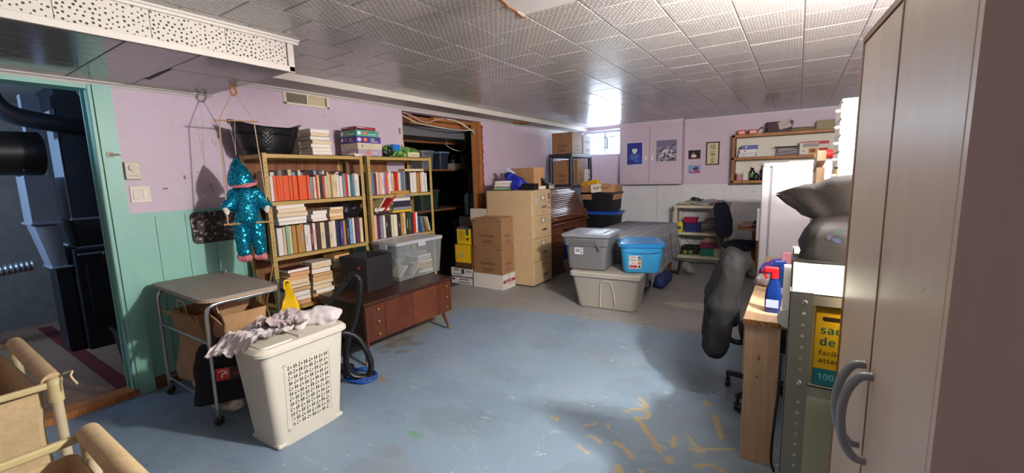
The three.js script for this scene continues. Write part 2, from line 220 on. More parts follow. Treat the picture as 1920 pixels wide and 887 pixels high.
{
  const w = struct('wall_far', b6(-4.04, FX1, 0, 1.27, -8.212, -8.42), M.offwhite, 'white panelled lower part of the far wall', 'wall');
  const xs = [-3.92, -3.45, -2.176, -0.86, 0.45, FX1]; for (let i = 0; i < xs.length - 1; i++) add(w, 'panel', muv(b6(xs[i] + 0.003, xs[i + 1] - 0.003, 0.0, 1.262, -8.2, -8.211)), M.whitewall);
  const s = []; for (const [x, y] of [[-2.62, .98], [-2.5, .95], [-2.37, 1.0], [-2.28, .97], [-2.75, .92], [-0.62, 1.12], [-0.58, 1.12]]) s.push(b6(x, x + .015, y, y + .02, -8.199, -8.2)); add(w, 'scrape', merge(s), mat('#9a948c', 0.9));
}
struct('wall_right', muv(b6(FX1, FX1 + 0.12, 0, 2.42, FZ0, FZ1)), M.purple, 'lilac wall behind the fridge and the shelving', 'wall');
struct('wall_back', muv(b6(LX, FX1, 0, 2.42, 0.95, 1.3)), M.purple, 'wall behind the viewer', 'wall');
struct('wall_blocker', muv(merge([b6(0.3, FX1, 0, 2.42, 0.3, 0.95), b6(0.69, FX1, 0, 2.42, -1.4, 0.3)])), M.purple, 'unseen wall added behind the viewer and wardrobe to block lamp light', 'wall');  // unseen wall added so the wardrobe side falls into shade
// the two dark rooms behind the left wall
const darkwall = texMat(speck([112, 106, 98], 8, 61), 0.9);
struct('wall_furnace_room', muv(merge([b6(-7.12, -7, 0, 2.42, -8.2, 1.3), b6(-7, LX, 0, 2.42, -2.4, -2.5), b6(-7, -5.9, 0, 2.42, 1.3, 1.42), b6(-5.1, LX, 0, 2.42, 1.3, 1.42), b6(-5.9, -5.1, 0, 1.9, 1.3, 1.42), b6(-5.9, -5.1, 2.2, 2.42, 1.3, 1.42)])), darkwall, 'unfinished walls of the furnace room', 'wall');
struct('wall_store_room', muv(b6(-7, LX, 0, 2.42, -8.2, -8.32)), darkwall, 'end wall of the dark store room', 'wall');
{ const w = thing('window', 'high window of the furnace room', 'window'); w.userData.kind = 'structure'; w.name = 'window_2'; add(w, 'window_frame', merge([b6(-5.9, -5.1, 1.9, 1.94, 1.3, 1.38), b6(-5.9, -5.1, 2.16, 2.2, 1.3, 1.38), b6(-5.9, -5.86, 1.94, 2.16, 1.3, 1.38), b6(-5.14, -5.1, 1.94, 2.16, 1.3, 1.38)]), M.offwhite); add(w, 'pane', b6(-5.86, -5.14, 1.94, 2.16, 1.335, 1.34), mat('#ffffff', 0.02, { transmission: 1, thickness: 0 })); }
// ---- far window
{
  const w = thing('window_1', 'small bright basement window beside the wall cupboard', 'window'); w.userData.kind = 'structure'; w.name = 'window_1';
  const fr = mat('#c9cfd6', 0.4), z = -8.34;
  add(w, 'window_frame', merge([b6(-3.7, -2.8, 1.86, 1.9, z, z - .05), b6(-3.7, -2.8, 2.3, 2.34, z, z - .05), b6(-3.7, -3.66, 1.9, 2.3, z, z - .05), b6(-2.84, -2.8, 1.9, 2.3, z, z - .05), b6(-3.275, -3.225, 1.9, 2.3, z + 0.01, z - .05)]), fr);
  add(w, 'pane', b6(-3.66, -3.275, 1.9, 2.3, z - .02, z - .025), mat('#ffffff', 0.02, { transmission: 1, thickness: 0 })); add(w, 'pane', b6(-3.225, -2.84, 1.9, 2.3, z - .02, z - .025), mat('#ffffff', 0.02, { transmission: 1, thickness: 0 }));
  add(w, 'lining', muv(merge([b6(-3.7, -2.8, 1.855, 1.862, -8.19, z), b6(-3.7, -2.8, 2.338, 2.345, -8.19, z)])), M.purple);
  add(w, 'window_bar', merge([bar([-3.7, 2.2, z + .03], [-2.8, 2.225, z + .03], .006, 6), bar([-3.7, 2.0, z + .03], [-2.8, 2.02, z + .03], .006, 6), bar([-3.19, 1.97, z + .04], [-3.19, 2.2, z + .04], .012, 8), bar([-3.17, 2.19, z + .04], [-2.82, 2.3, z + .04], .005, 6)]), mat('#55585c', 0.5), null, null, 'thin grey bars and handle');
  const c = solid('curtain_rod', 'curved lilac valance strip above the far window', 'valance', muv(tube([[-3.7, 2.33, -8.17], [-3.3, 2.345, -8.12], [-2.84, 2.36, -8.12]], 0.018, 16, 8)), M.purple);
}
// ---- ceiling: slab and embossed tiles
struct('ceiling', b6(-7.12, FX1 + .12, 2.418, 2.5, -8.42, 1.42), mat('#8a8680', 0.8), 'ceiling slab', 'ceiling');
const TW = 0.33, TZ = 0.34, dashes = (g, w, h, bump) => {
  const r = rng(12); g.fillStyle = bump ? '#505050' : css(168, 165, 160); g.fillRect(0, 0, w, h); const nx = 19, ny = 7;
  for (let j = 0; j < ny; j++) for (let i = 0; i < nx; i++) { const L = 0.32 + r() * 0.34, x = (i + 0.28 + r() * 0.12) * w / nx, y = (j + 0.04 + (i % 2 ? 0.42 : 0) + r() * 0.14) * h / ny; g.fillStyle = bump ? '#ffffff' : css(222, 219, 213); g.fillRect(x, y, w / nx * 0.36, h / ny * L); }  // paler dashes put the lit relief of the embossing into the tile colour
};
const tileMap = canvasTex(512, 512, (g, w, h) => dashes(g, w, h, false)), tileBump = canvasTex(512, 512, (g, w, h) => dashes(g, w, h, true), 0, 0, false);
const tileMats = [[255, 0.2], [246, 0.23], [250, 0.17]].map(([c, ro]) => new THREE.MeshStandardMaterial({ map: tileMap, color: css(c, c, c), roughness: ro, bumpMap: tileBump, bumpScale: 0.0012 }));
{
  const ceil = scene.getObjectByName('ceiling'), tg = new THREE.Group(); const r = rng(8), far = [];
  const shape = () => { const e = TW / 2 - 0.0007, rings = [[e, -0.0], [e, -0.011], [e - 0.006, -0.016]].map(([s, y]) => { const q = s + (TZ - TW) / 2; return [[s, y, q], [-s, y, q], [-s, y, -q], [s, y, -q]]; }); return loft(rings, { crease: 0.2, capA: false }); };
  const g0 = shape(), p = g0.attributes.position, uv = g0.attributes.uv; for (let i = 0; i < p.count; i++) uv.setXY(i, p.getX(i) / TW + 0.5, p.getZ(i) / TZ + 0.5);
  const gap = (x, z) => x > -1.3 && x < -1.05 && z > -2.21;
  for (let k = 0; k < 24; k++) for (let i = -11; i < 4; i++) {
    const x = -0.018 + (i + 0.5) * TW, z = -0.51 - (k + 0.5) * TZ - (i % 2 ? TZ / 2 : 0); if (x - TW / 2 < -3.66 || x > 1.2 || z < -8.2) continue; if (x < -2.95 && z > -1.45) continue;
    if (gap(x, z)) continue;
    const dip = (r() - 0.5) * 0.002, rx = (r() - 0.5) * 0.004, rz = (r() - 0.5) * 0.004, m = tileMats[r() * 3 | 0];
    if (k >= 19) { const q = g0.clone(); far.push(xf(q, x, 2.416 + dip, z, rx, 0, rz)); continue; }
    add(ceil, 'ceiling_tile', g0, m, [x, 2.416 + dip, z], [rx, 0, rz]);
  }
  const f = add(ceil, 'ceiling_tile', merge(far), tileMats[1]); f.userData.kind = 'stuff';
  // patched hole above the room
  add(ceil, 'patch_board', b6(-1.338, -1.008, 2.404, 2.412, -2.208, -1.0), mat('#d8d8d4', 0.6), null, null, 'smooth white patch board');
  add(ceil, 'broken_fibre_edge', crumple(muv(new THREE.BoxGeometry(0.012, 0.01, 0.52, 2, 1, 30).rotateY(0.1).translate(-1.335, 2.399, -1.98)), 0.01, 18), mat('#7d5026', 0.9), null, null, 'torn brown fibre edge');
}
// ---- near soffit and long beam
const perf = (nx, ny, seed) => canvasTex(512, 512, (g, w, h) => { g.fillStyle = css(208, 204, 195); g.fillRect(0, 0, w, h); const r = rng(seed), pts = []; let tries = 0; while (pts.length < nx * ny && tries++ < 4000) { const x = 12 + r() * (w - 24), y = 12 + r() * (h - 24); if (pts.every((q) => (q[0] - x) ** 2 + (q[1] - y) ** 2 > 700)) pts.push([x, y]); } for (const [x, y] of pts) { g.fillStyle = '#3a332c'; g.beginPath(); g.arc(x, y, 5 + r() * 3.4, 0, 7); g.fill(); } });
const perfMat = new THREE.MeshStandardMaterial({ map: perf(16, 14, 4), roughness: 0.7 });
{
  const s = struct('trim_1', muv(b6(WX, -2.762, 2.21, 2.41, -1.64, 1.3)), mat('#a7a29b', 0.5), 'boxed soffit over the furnace room door', 'soffit');
  let z = -1.6; for (let i = 0; i < 8; i++) { const z1 = Math.min(z + 0.345, 1.3); if (i === 0) z = -1.605; const g = b6(-2.762, -2.752, 2.235, 2.378, z + 0.0015, z1 - 0.0015), p = g.attributes.position, uv = g.attributes.uv; for (let k = 0; k < p.count; k++) uv.setXY(k, (p.getZ(k) - z) / 0.36, (p.getY(k) - 2.2) / 0.36); add(s, 'perforated_tile', g, perfMat); z = z1; }
  const cream = mat('#d2cec4', 0.5);
  add(s, 'bottom_trim', rb(0.016, 0.036, 2.95, 0.004, -2.752, 2.219, -0.175), cream); add(s, 'corner_trim', rb(0.016, 0.2, 0.04, 0.004, -2.752, 2.3, -1.63), cream);
  const prof = [[0, 0], [0.014, 0], [0.018, 0.012], [0.028, 0.016], [0.034, 0.03], [0, 0.03]]; const crown = extrude(prof, 2.98).rotateY(0); crown.translate(0, 0, -1.68); add(s, 'crown_moulding', crown, cream, [-2.75, 2.374, 0]);
  // glossy bottom panels, the last one loose
  const gl = texMat(speck([128, 125, 122], 6, 31), 0.16, { bumpMap: tileBump, bumpScale: 0.0004 });
  for (const [x0, x1, z0, z1, dy, tilt] of [[-3.9, -2.77, -0.8, 1.28, 0, 0], [-3.9, -2.77, -1.12, -0.805, 0, 0], [-3.9, -3.62, -1.62, -1.125, 0, 0], [-3.2, -2.77, -1.62, -1.125, 0, 0], [-3.61, -3.21, -1.62, -1.53, 0, 0], [-3.6, -3.21, -1.52, -1.14, -0.006, 0.02]]) add(s, 'soffit_panel', rb(x1 - x0, 0.008, z1 - z0, 0.002, (x0 + x1) / 2, 2.205 + dy, (z0 + z1) / 2, 0, 0, tilt), gl);
  const b = struct('trim_2', muv(b6(WX, -3.575, 2.345, 2.418, -1.645, FZ0)), mat('#a7a29b', 0.5), 'low boxed beam along the top of the left wall', 'beam');
  for (let z = -1.66; z > -8.1; z -= 0.33) { const z1 = Math.max(z - 0.329, FZ0), g = b6(-3.575, -3.566, 2.348, 2.416, z, z1), p = g.attributes.position, uv = g.attributes.uv; for (let k = 0; k < p.count; k++) uv.setXY(k, (p.getZ(k) - z) / 0.36, (p.getY(k) - 2.2) / 0.36); add(b, 'perforated_tile', g, perfMat); }
  add(b, 'bottom_trim', rb(0.012, 0.028, 6.54, 0.003, -3.566, 2.352, -4.925), cream);
  const cr = struct('trim_3', merge([xf(extrude([[0, 0], [0.012, 0], [0.016, 0.014], [0.03, 0.02], [0.03, 0.034], [0, 0.034]], 6.55), WX, 2.31, FZ0), xf(extrude([[0, 0], [0.012, 0], [0.016, 0.014], [0.03, 0.02], [0.03, 0.034], [0, 0.034]], 2.93), WX, 2.172, -1.63)]), mat('#bdb9b3', 0.5), 'grey white moulding at the top of the left wall', 'moulding');
  struct('trim_4', merge([b6(-2.8, FX1, 2.375, 2.4, -8.2, -8.178)]), mat('#cfc6cf', 0.5), 'thin pale moulding at the top of the far wall', 'moulding');
  solid('broken_ceiling_bit', 'splintered brown hole in the beam above the filing cabinet', 'hole', crumple(muv(new THREE.BoxGeometry(0.1, 0.02, 0.34, 8, 3, 24).translate(-3.72, 2.336, -5.95)), 0.03, 22), mat('#8a5a28', 0.9));
}
// ---- furnace room doorway
{
  const d = struct('door_1', muv(merge([b6(WX - .13, WX + 0.02, 0.0, 2.18, -0.925, -1.018)])), M.mint, 'mint painted casing of the furnace room doorway', 'door frame');
  add(d, 'jamb', muv(merge([b6(LX - .02, WX + .004, 0, 2.17, -0.905, -0.93), b6(LX, LX + .02, 0, 2.16, -0.89, -0.906)])), M.mint); add(d, 'head', muv(b6(LX - .02, WX + 0.012, 2.145, 2.175, -0.9, 0.1)), M.mint);
  add(d, 'shaded_stop_strip', b6(WX + 0.001, WX + 0.006, 0, 2.15, -0.897, -0.905), mat('#5d8276', 0.6));  // darker mint strip stands for the shade in the door stop groove
  for (const y of [1.72]) { const h = add(d, 'hinge', merge([rb(0.006, 0.034, 0.036, 0.002, WX + .022, y, -0.962), cyl(.006, .006, .05, 8, WX + .028, y, -0.985, Math.PI / 2, 0, 0), b6(WX + .02, WX + .026, y - .006, y + .006, -0.98, -1.02)]), mat('#7d786c', .5, { metalness: .4 })); }
  add(d, 'threshold', muv(merge([b6(LX - .03, WX + 0.015, 0, 0.035, -0.925, 0.1), b6(WX - .03, WX + 0.02, 0.035, 0.045, -0.925, 0.1)])), M.stud, null, null, 'worn brown wooden sill');
  struct('baseboard_left', muv(b6(WX, WX + .014, 0, 0.085, -1.018, -3.61)), mat('#6f4a34', 0.7), 'brown strip along the foot of the mint wall', 'baseboard');
}
// ---- rough opening to the store room: studs, header, cables
{
  const o = struct('door_2', muv(merge([b6(LX - .02, WX + 0.005, 0, 2.3, -5.075, -5.13), b6(LX - .04, LX + .0, 0, 2.3, -5.13, -5.16)])), M.stud, 'bare wooden studs of the rough store room opening', 'door frame');
  add(o, 'header', muv(merge([b6(-4.2, -4.16, 2.2, 2.3, -3.75, -5.3), b6(-4.16, -4.05, 2.2, 2.3, -3.85, -3.89), b6(-4.2, -4.06, 2.255, 2.3, -4.3, -5.1)])), M.stud);
  add(o, 'torn_edge', crumple(muv(new THREE.BoxGeometry(0.012, 1.5, 0.03, 1, 60, 2).translate(WX + .004, 1.5, -5.145)), 0.02, 14), mat('#8a3a2c', 0.9), null, null, 'red brown torn wallboard edge');
  add(o, 'torn_edge', crumple(muv(new THREE.BoxGeometry(0.01, 2.2, 0.02, 1, 60, 2).translate(WX - .003, 1.2, -3.612)), 0.02, 11), mat('#c9bda8', 0.9));
  const c1 = [[[-3.98, 2.29, -3.6], [-4.0, 2.2, -3.9], [-4.02, 2.17, -4.3], [-4.0, 2.16, -4.8], [-4.0, 2.19, -5.08]], [[-4.0, 2.3, -3.65], [-4.05, 2.28, -3.9], [-4.08, 2.22, -4.15], [-4.06, 2.27, -4.35], [-4.05, 2.3, -4.5]], [[-4.05, 2.3, -4.55], [-4.02, 2.27, -4.75], [-4.0, 2.2, -4.95], [-3.99, 2.14, -5.08]], [[-4.03, 2.3, -4.62], [-4.01, 2.26, -4.82], [-4.0, 2.18, -5.0], [-3.985, 2.12, -5.07]]];
  c1.forEach((p, i) => solid('electric_cable', ['white cable sagging across the whole store room opening', 'short pink white cable looping over the header', 'white cable curving down to the bare stud', 'cream cable beside the white one curving to the stud'][i], 'cable', tube(p, 0.008, 30, 6), mat(['#cfcac0', '#c9a9a0', '#d6d2c6', '#bfb492'][i], 0.6), null, null, 'cables in the store room opening'));
}
// ---- lamp: short fluorescent batten hung under the ceiling, just behind the wardrobe
{
  const l = thing('ceiling_lamp', 'white fluorescent batten lamp hung behind the wardrobe', 'lamp', [LAMP[0] - .12, 0, LAMP[2]]);
  for (const x of [-.3, .3]) add(l, 'hanger', cyl(.006, .006, .24, 8, x, 2.28, 0), M.white); add(l, 'batten', rb(.86, .035, .06, .008, 0, 2.155, 0), M.white); for (const x of [-.42, .42]) add(l, 'tube_holder', rb(.02, .06, .04, .005, x, 2.12, 0), M.white);
  add(l, 'fluorescent_tube', cyl(.019, .019, .82, 14, 0, LAMP[1], 0, 0, 0, Math.PI / 2), new THREE.MeshStandardMaterial({ color: '#fff4e0', emissive: new THREE.Color().setRGB(1, 0.96, 0.9), emissiveIntensity: 6 }));
}
// ---- wall vent, thermostat, switches, framed board
{
  const v = thing('wall_vent', 'cream louvred wall register under the beam', 'vent', [WX, 2.268, -2.44]);
  add(v, 'frame', merge([rb(.014, .022, .46, .004, .007, .052, 0), rb(.014, .022, .46, .004, .007, -.052, 0), rb(.014, .126, .03, .004, .007, 0, .215), rb(.014, .126, .03, .004, .007, 0, -.215), rb(.012, .09, .012, .003, .007, 0, 0.0)]), mat('#d9d2be', 0.5)); add(v, 'duct_shade_sheet', b6(-.002, .001, -.045, .045, -.2, .2), mat('#17130f', 0.9));  // dark sheet stands for the shade behind the louvres
  for (let i = 0; i < 16; i++) add(v, 'louvre', bx(.006, .082, .0035, .007, 0, .19 - i * .0115, 0, 0.2, 0), mat('#b9b29e', 0.5)); for (let i = 0; i < 16; i++) add(v, 'louvre', bx(.014, .082, .0125, .006, 0, -.012 - i * .0112, 0, -0.25, 0), mat('#b8ab88', 0.5));
  const t = thing('thermostat', 'square cream thermostat with round dial on lilac wall', 'thermostat', [WX, 1.612, -1.07]); add(t, 'cover', rb(.03, .122, .085, .006, .015, 0, 0), mat('#cfc7b4', 0.5)); add(t, 'dial', cyl(.022, .024, .012, 24, .036, .02, 0, 0, 0, Math.PI / 2), mat('#b9b09a', 0.45)); add(t, 'scale_strip', b6(.03, .032, -.04, -.032, -.03, .03), mat('#a79e88', 0.5));
  const s = thing('light_switch', 'double rocker light switch plate below the thermostat', 'switch', [WX, 1.445, -1.1]); add(s, 'plate', rb(.008, .118, .118, .003, .004, 0, 0), mat('#d8d0c0', 0.45)); add(s, 'rocker', rb(.008, .066, .034, .003, .009, 0, .027, 0, 0, .08), mat('#c9c1b0', 0.4)); add(s, 'rocker', rb(.008, .066, .034, .003, .009, 0, -.027, 0, 0, -.08), mat('#e2dccd', 0.4));
  const r = rng(44); const pm = printMat(512, 300, (g, w, h) => { g.fillStyle = '#241d1a'; g.fillRect(0, 0, w, h); for (let i = 0; i < 260; i++) { const c = r(); g.fillStyle = c < .45 ? '#3a2c26' : c < .75 ? '#14110f' : c < .9 ? '#8e8078' : '#b7aab2'; g.beginPath(); g.ellipse(r() * w, r() * h, 6 + r() * 22, 4 + r() * 12, r() * 3, 0, 7); g.fill(); } for (let i = 0; i < 30; i++) { g.fillStyle = ['#c9b9c4', '#8a7aa0', '#6d4a30'][i % 3]; g.beginPath(); g.ellipse(w * (.55 + r() * .4), h * (.3 + r() * .6), 10, 6, r() * 3, 0, 7); g.fill(); } }, 0.35);
  const sh = []; for (const [cx, cy, q] of [[.155, .085, 0], [-.155, .085, 1], [-.155, -.085, 2], [.155, -.085, 3]]) for (let i = 0; i <= 5; i++) { const a = (q + i / 5) * Math.PI / 2; sh.push([cx + .04 * Math.cos(a), cy + .04 * Math.sin(a)]); }
  const p = thing('picture_board', 'dark floral picture board with rounded corners on mint wall', 'picture', [WX + .008, 1.165, -1.57]); const g = extrude(sh, .012); g.rotateY(Math.PI / 2); add(p, 'board', g, mat('#1c1714', 0.5)); const f = new THREE.ShapeGeometry(new THREE.Shape(sh.map((q) => new THREE.Vector2(...q)))); const fp = f.attributes.position, fu = f.attributes.uv; for (let i = 0; i < fp.count; i++) fu.setXY(i, (fp.getX(i) + .195) / .39, (fp.getY(i) + .125) / .25); add(p, 'print', f, pm, [.0135, 0, 0], [0, Math.PI / 2, 0]);
}
// ================================================================ left side of the room
// ---- laundry sorters at the near left
function sorter(label, x0, x1, z0, z1, h) {
  const t = thing('laundry_sorter', label, 'laundry sorter', [0, 0, 0], 0, 'beige canvas laundry sorters'), pl = mat('#b7a97c', 0.5), cv = texMat(speck([184, 160, 122], 8, 41), 0.9, { bumpMap: fineBump, bumpScale: 0.0015 });
  for (const x of [x0, x1]) for (const z of [z0, z1]) { const l = add(t, 'leg', merge([cyl(.017, .017, h - .05, 14, x, (h - .05) / 2, z)]), mat('#b3a68a', 0.5)); add(l, 'elbow', merge([cyl(.023, .023, .07, 14, x, h - .045, z), sph(.024, x, h - .008, z)]), pl); }
  for (const z of [z0, z1]) add(t, 'canvas_sleeve', muv(crumple(bar([x0 + .015, h, z], [x1 - .015, h, z], .03, 16), .006, 16)), cv);
  for (const x of [x0, x1]) add(t, 'rail', rb(.022, .026, z1 - z0 - .03, .008, x, h - .01, (z0 + z1) / 2), pl);
  for (const x of [x0, x1]) add(t, 'lower_rail', bar([x, .12, z0], [x, .12, z1], .014, 10), pl); add(t, 'lower_rail', bar([x0, .12, z0], [x1, .12, z0], .014, 10), pl); add(t, 'lower_rail', bar([x0, .12, z1], [x1, .12, z1], .014, 10), pl);
  const w = x1 - x0, d = z1 - z0, cx = (x0 + x1) / 2, cz = (z0 + z1) / 2, R = (s, y, k) => rrect(w - .05 - s, d - .03 - k, .03, y, cx, cz, 8);
  const rings = []; for (let i = 0; i <= 8; i++) rings.push(R(.01 + .05 * (1 - i / 8), .16 + (h - .2) * i / 8, .03)); const inner = []; for (let i = 8; i >= 0; i--) inner.push(R(.02 + .05 * (1 - i / 8), .17 + (h - .21) * i / 8, .04));
  add(t, 'canvas_bag', crumple(loft([...rings, ...inner]), .03, 5, x0), cv);
  add(t, 'drawstring', tube([[x1, h + .02, z0 - .03], [x1 + .03, h + .03, z0 - .05], [x1 + .06, h + .02, z0 - .04], [x1 + .085, h - .01, z0 - .05]], .004, 14, 6), mat('#c9b68a', 0.8));
  return t;
}
sorter('beige canvas laundry sorter standing nearest the furnace room door', -3.2, -2.4, -0.318, 0.2, .75);
sorter('beige canvas laundry sorter lowest at the bottom left corner', -1.8, -1.0, -0.29, 0.22, .75);

// ---- rolling utility cart and what it holds
{
  const t = thing('utility_cart', 'chrome rolling cart with grey board top beside the mint wall', 'cart'), ch = M.chrome;
  const shape = []; for (const [cx, cz, q, r] of [[-2.98, -1.46, 0, .05], [-3.8, -1.5, 1, .03], [-3.8, -1.1, 2, .04], [-3.03, -1.13, 3, .09]]) for (let i = 0; i <= 6; i++) { const a = [0, 1, 2, 3][q] * Math.PI / 2 + i / 6 * Math.PI / 2; shape.push([cx + r * Math.cos(a), -(cz) + r * Math.sin(a)]); }
  const top = extrude(shape, .014, .002); top.rotateX(-Math.PI / 2); top.translate(0, .792, 0); const tb = add(t, 'board_top', muv(top), texMat(speck([148, 140, 128], 6, 6), 0.6)); const edge = extrude(shape, .008); edge.rotateX(-Math.PI / 2); edge.translate(0, .784, 0); add(tb, 'board_edge', edge, mat('#c3a57e', 0.7));
  for (const x of [-3.72, -2.95]) {
    add(t, 'leg_frame', tube([[x, .06, -1.05], [x, .3, -1.05], [x, .6, -1.052], [x, .735, -1.06], [x, .77, -1.11], [x, .772, -1.25], [x, .772, -1.4], [x, .772, -1.49]], .0125, 48, 10), ch); add(t, 'leg_frame', tube([[x, .06, -1.5], [x, .4, -1.5], [x, .84, -1.5]], .0125, 12, 10), ch);
    add(t, 'lower_rail', bar([x, .13, -1.05], [x, .13, -1.5], .008, 8), ch);
    for (const z of [-1.05, -1.5]) { const c = add(t, 'caster', merge([cyl(.014, .014, .05, 10, x, .085, z), bx(.03, .03, .012, x, .055, z)]), M.steel); add(c, 'wheel', cyl(.03, .03, .022, 18, x, .03, z, 0, 0.4, Math.PI / 2), mat('#3a3a3c', 0.5)); }
    for (const z of [-1.05, -1.5]) add(t, 'bolt', sph(.006, x + .012, .5, z, 1, 1, 1, 8), M.chrome);
  }
  for (const z of [-1.05, -1.5]) { add(t, 'side_rail', bar([-3.72, .53, z], [-2.95, .53, z], .01, 8), ch); add(t, 'side_rail', bar([-3.72, .13, z], [-2.95, .13, z], .007, 8), ch); }
  add(t, 'under_wire', merge([bar([-3.3, .78, -1.3], [-3.28, .6, -1.28], .004, 6), bar([-3.28, .6, -1.28], [-3.25, .78, -1.26], .004, 6)]), ch);
  const kraft = texMat(speck([170, 134, 96], 9, 23), 0.85, { bumpMap: fineBump, bumpScale: 0.002 });
  const bag = (label, x, z, w, d, h, turn, seed) => { const b = thing('paper_bag', label, 'paper bag', [x, .14, z], turn, 'kraft bags in the cart'); const rings = []; for (let i = 0; i <= 10; i++) rings.push(rrect(w * (1 + .03 * Math.sin(i)), d * (1 - .1 * Math.sin(i / 10 * 3)), .012, h * i / 10, 0, 0, 6)); for (let i = 10; i >= 0; i--) rings.push(rrect(w * (1 + .03 * Math.sin(i)) - .008, d * (1 - .1 * Math.sin(i / 10 * 3)) - .008, .01, h * i / 10 + .004, 0, 0, 6)); add(b, 'bag', crumple(loft(rings, { crease: 0.4 }), .035, 7, seed), kraft); add(b, 'handle', tube([[-.05, h, d / 2], [-.04, h + .08, d / 2 + .01], [.04, h + .08, d / 2 + .01], [.05, h, d / 2]], .003, 16, 6), mat('#d9d0bc', 0.7)); add(b, 'folded_flap', crumple(muv(new THREE.BoxGeometry(w * .9, .1, .004, 8, 4, 1).rotateX(.7).translate(0, h - .02, d / 2 + .03)), .02, 9, seed), kraft); return b; };
  bag('large kraft paper bag at the wall end of the cart', -3.47, -1.26, .36, .32, .5, .12, 1); bag('open kraft paper bag with flared top in the middle of the cart', -3.12, -1.31, .3, .26, .53, -.15, 5);
  const tb2 = thing('tote_bag', 'black tote bag with red square logo on the cart shelf', 'bag', [-2.97, .14, -1.16], 57 * RAD); const tr = []; for (let i = 0; i <= 10; i++) { const f = i / 10; tr.push(rrect(.4 * (1 - .42 * f ** 3), .14 * (1 - .5 * f), .05, .37 * f, -.03 * f * f, 0, 6)); } tr.push(rrect(.1, .02, .01, .4, -.03, 0, 6)); add(tb2, 'bag', crumple(loft(tr), .02, 9, 4), texMat(speck([20, 20, 22], 4, 2), 0.9));
  const logo = printMat(320, 110, (g, w, h) => { g.fillStyle = '#141416'; g.fillRect(0, 0, w, h); g.fillStyle = '#c8281e'; g.fillRect(4, 6, 98, 98); g.strokeStyle = '#f2ece6'; g.lineWidth = 7; g.lineCap = 'round'; g.beginPath(); g.moveTo(22, 34); g.bezierCurveTo(60, 18, 84, 30, 62, 50); g.bezierCurveTo(44, 64, 40, 70, 46, 84); g.moveTo(48, 46); g.lineTo(48, 84); g.moveTo(86, 36); g.bezierCurveTo(66, 36, 66, 62, 88, 58); g.stroke(); g.fillStyle = '#a8281e'; g.font = 'bold 42px sans-serif'; g.fillText('optimum', 122, 72); });
  sheet(tb2, 'logo_print', .24, .083, logo, [.05, .19, .083], [-.13, 0, 0], 'red square logo and lettering');
  solid('plastic_bag', 'crumpled pale plastic bag lying under the cart bags', 'bag', blob([[[-.3, .05, 0], [.25, .05, .02], .05, .045], [[0, .05, .05], [.2, .04, .08], .05, .03]], .014, .05, (x, y, z) => .018 * noise(x * 18, y * 18, z * 18)), mat('#cfc2b4', 0.5), [-3.2, .05, -1.17]);
  const yb = thing('yellow_bag', 'bright yellow plastic bag hanging from the cart corner', 'bag', [-2.88, .26, -1.52], 60 * RAD); const yr = []; for (let i = 0; i <= 14; i++) { const f = i / 14; yr.push(rrect(.04 + .13 * (1 - f) ** .8 * (f < .1 ? .8 + 2 * f : 1), .025 + .045 * (1 - f), .012, .56 * f, .01 * f, 0, 6)); } add(yb, 'bag', crumple(loft(yr), .03, 14, 2), mat('#e0b50c', 0.4)); add(yb, 'handle_loop', tube([[-.015, .52, .01], [-.012, .57, .01], [.012, .575, 0], [.022, .55, 0], [.02, .52, .01]], .008, 18, 6), mat('#e0b50c', 0.4));
}
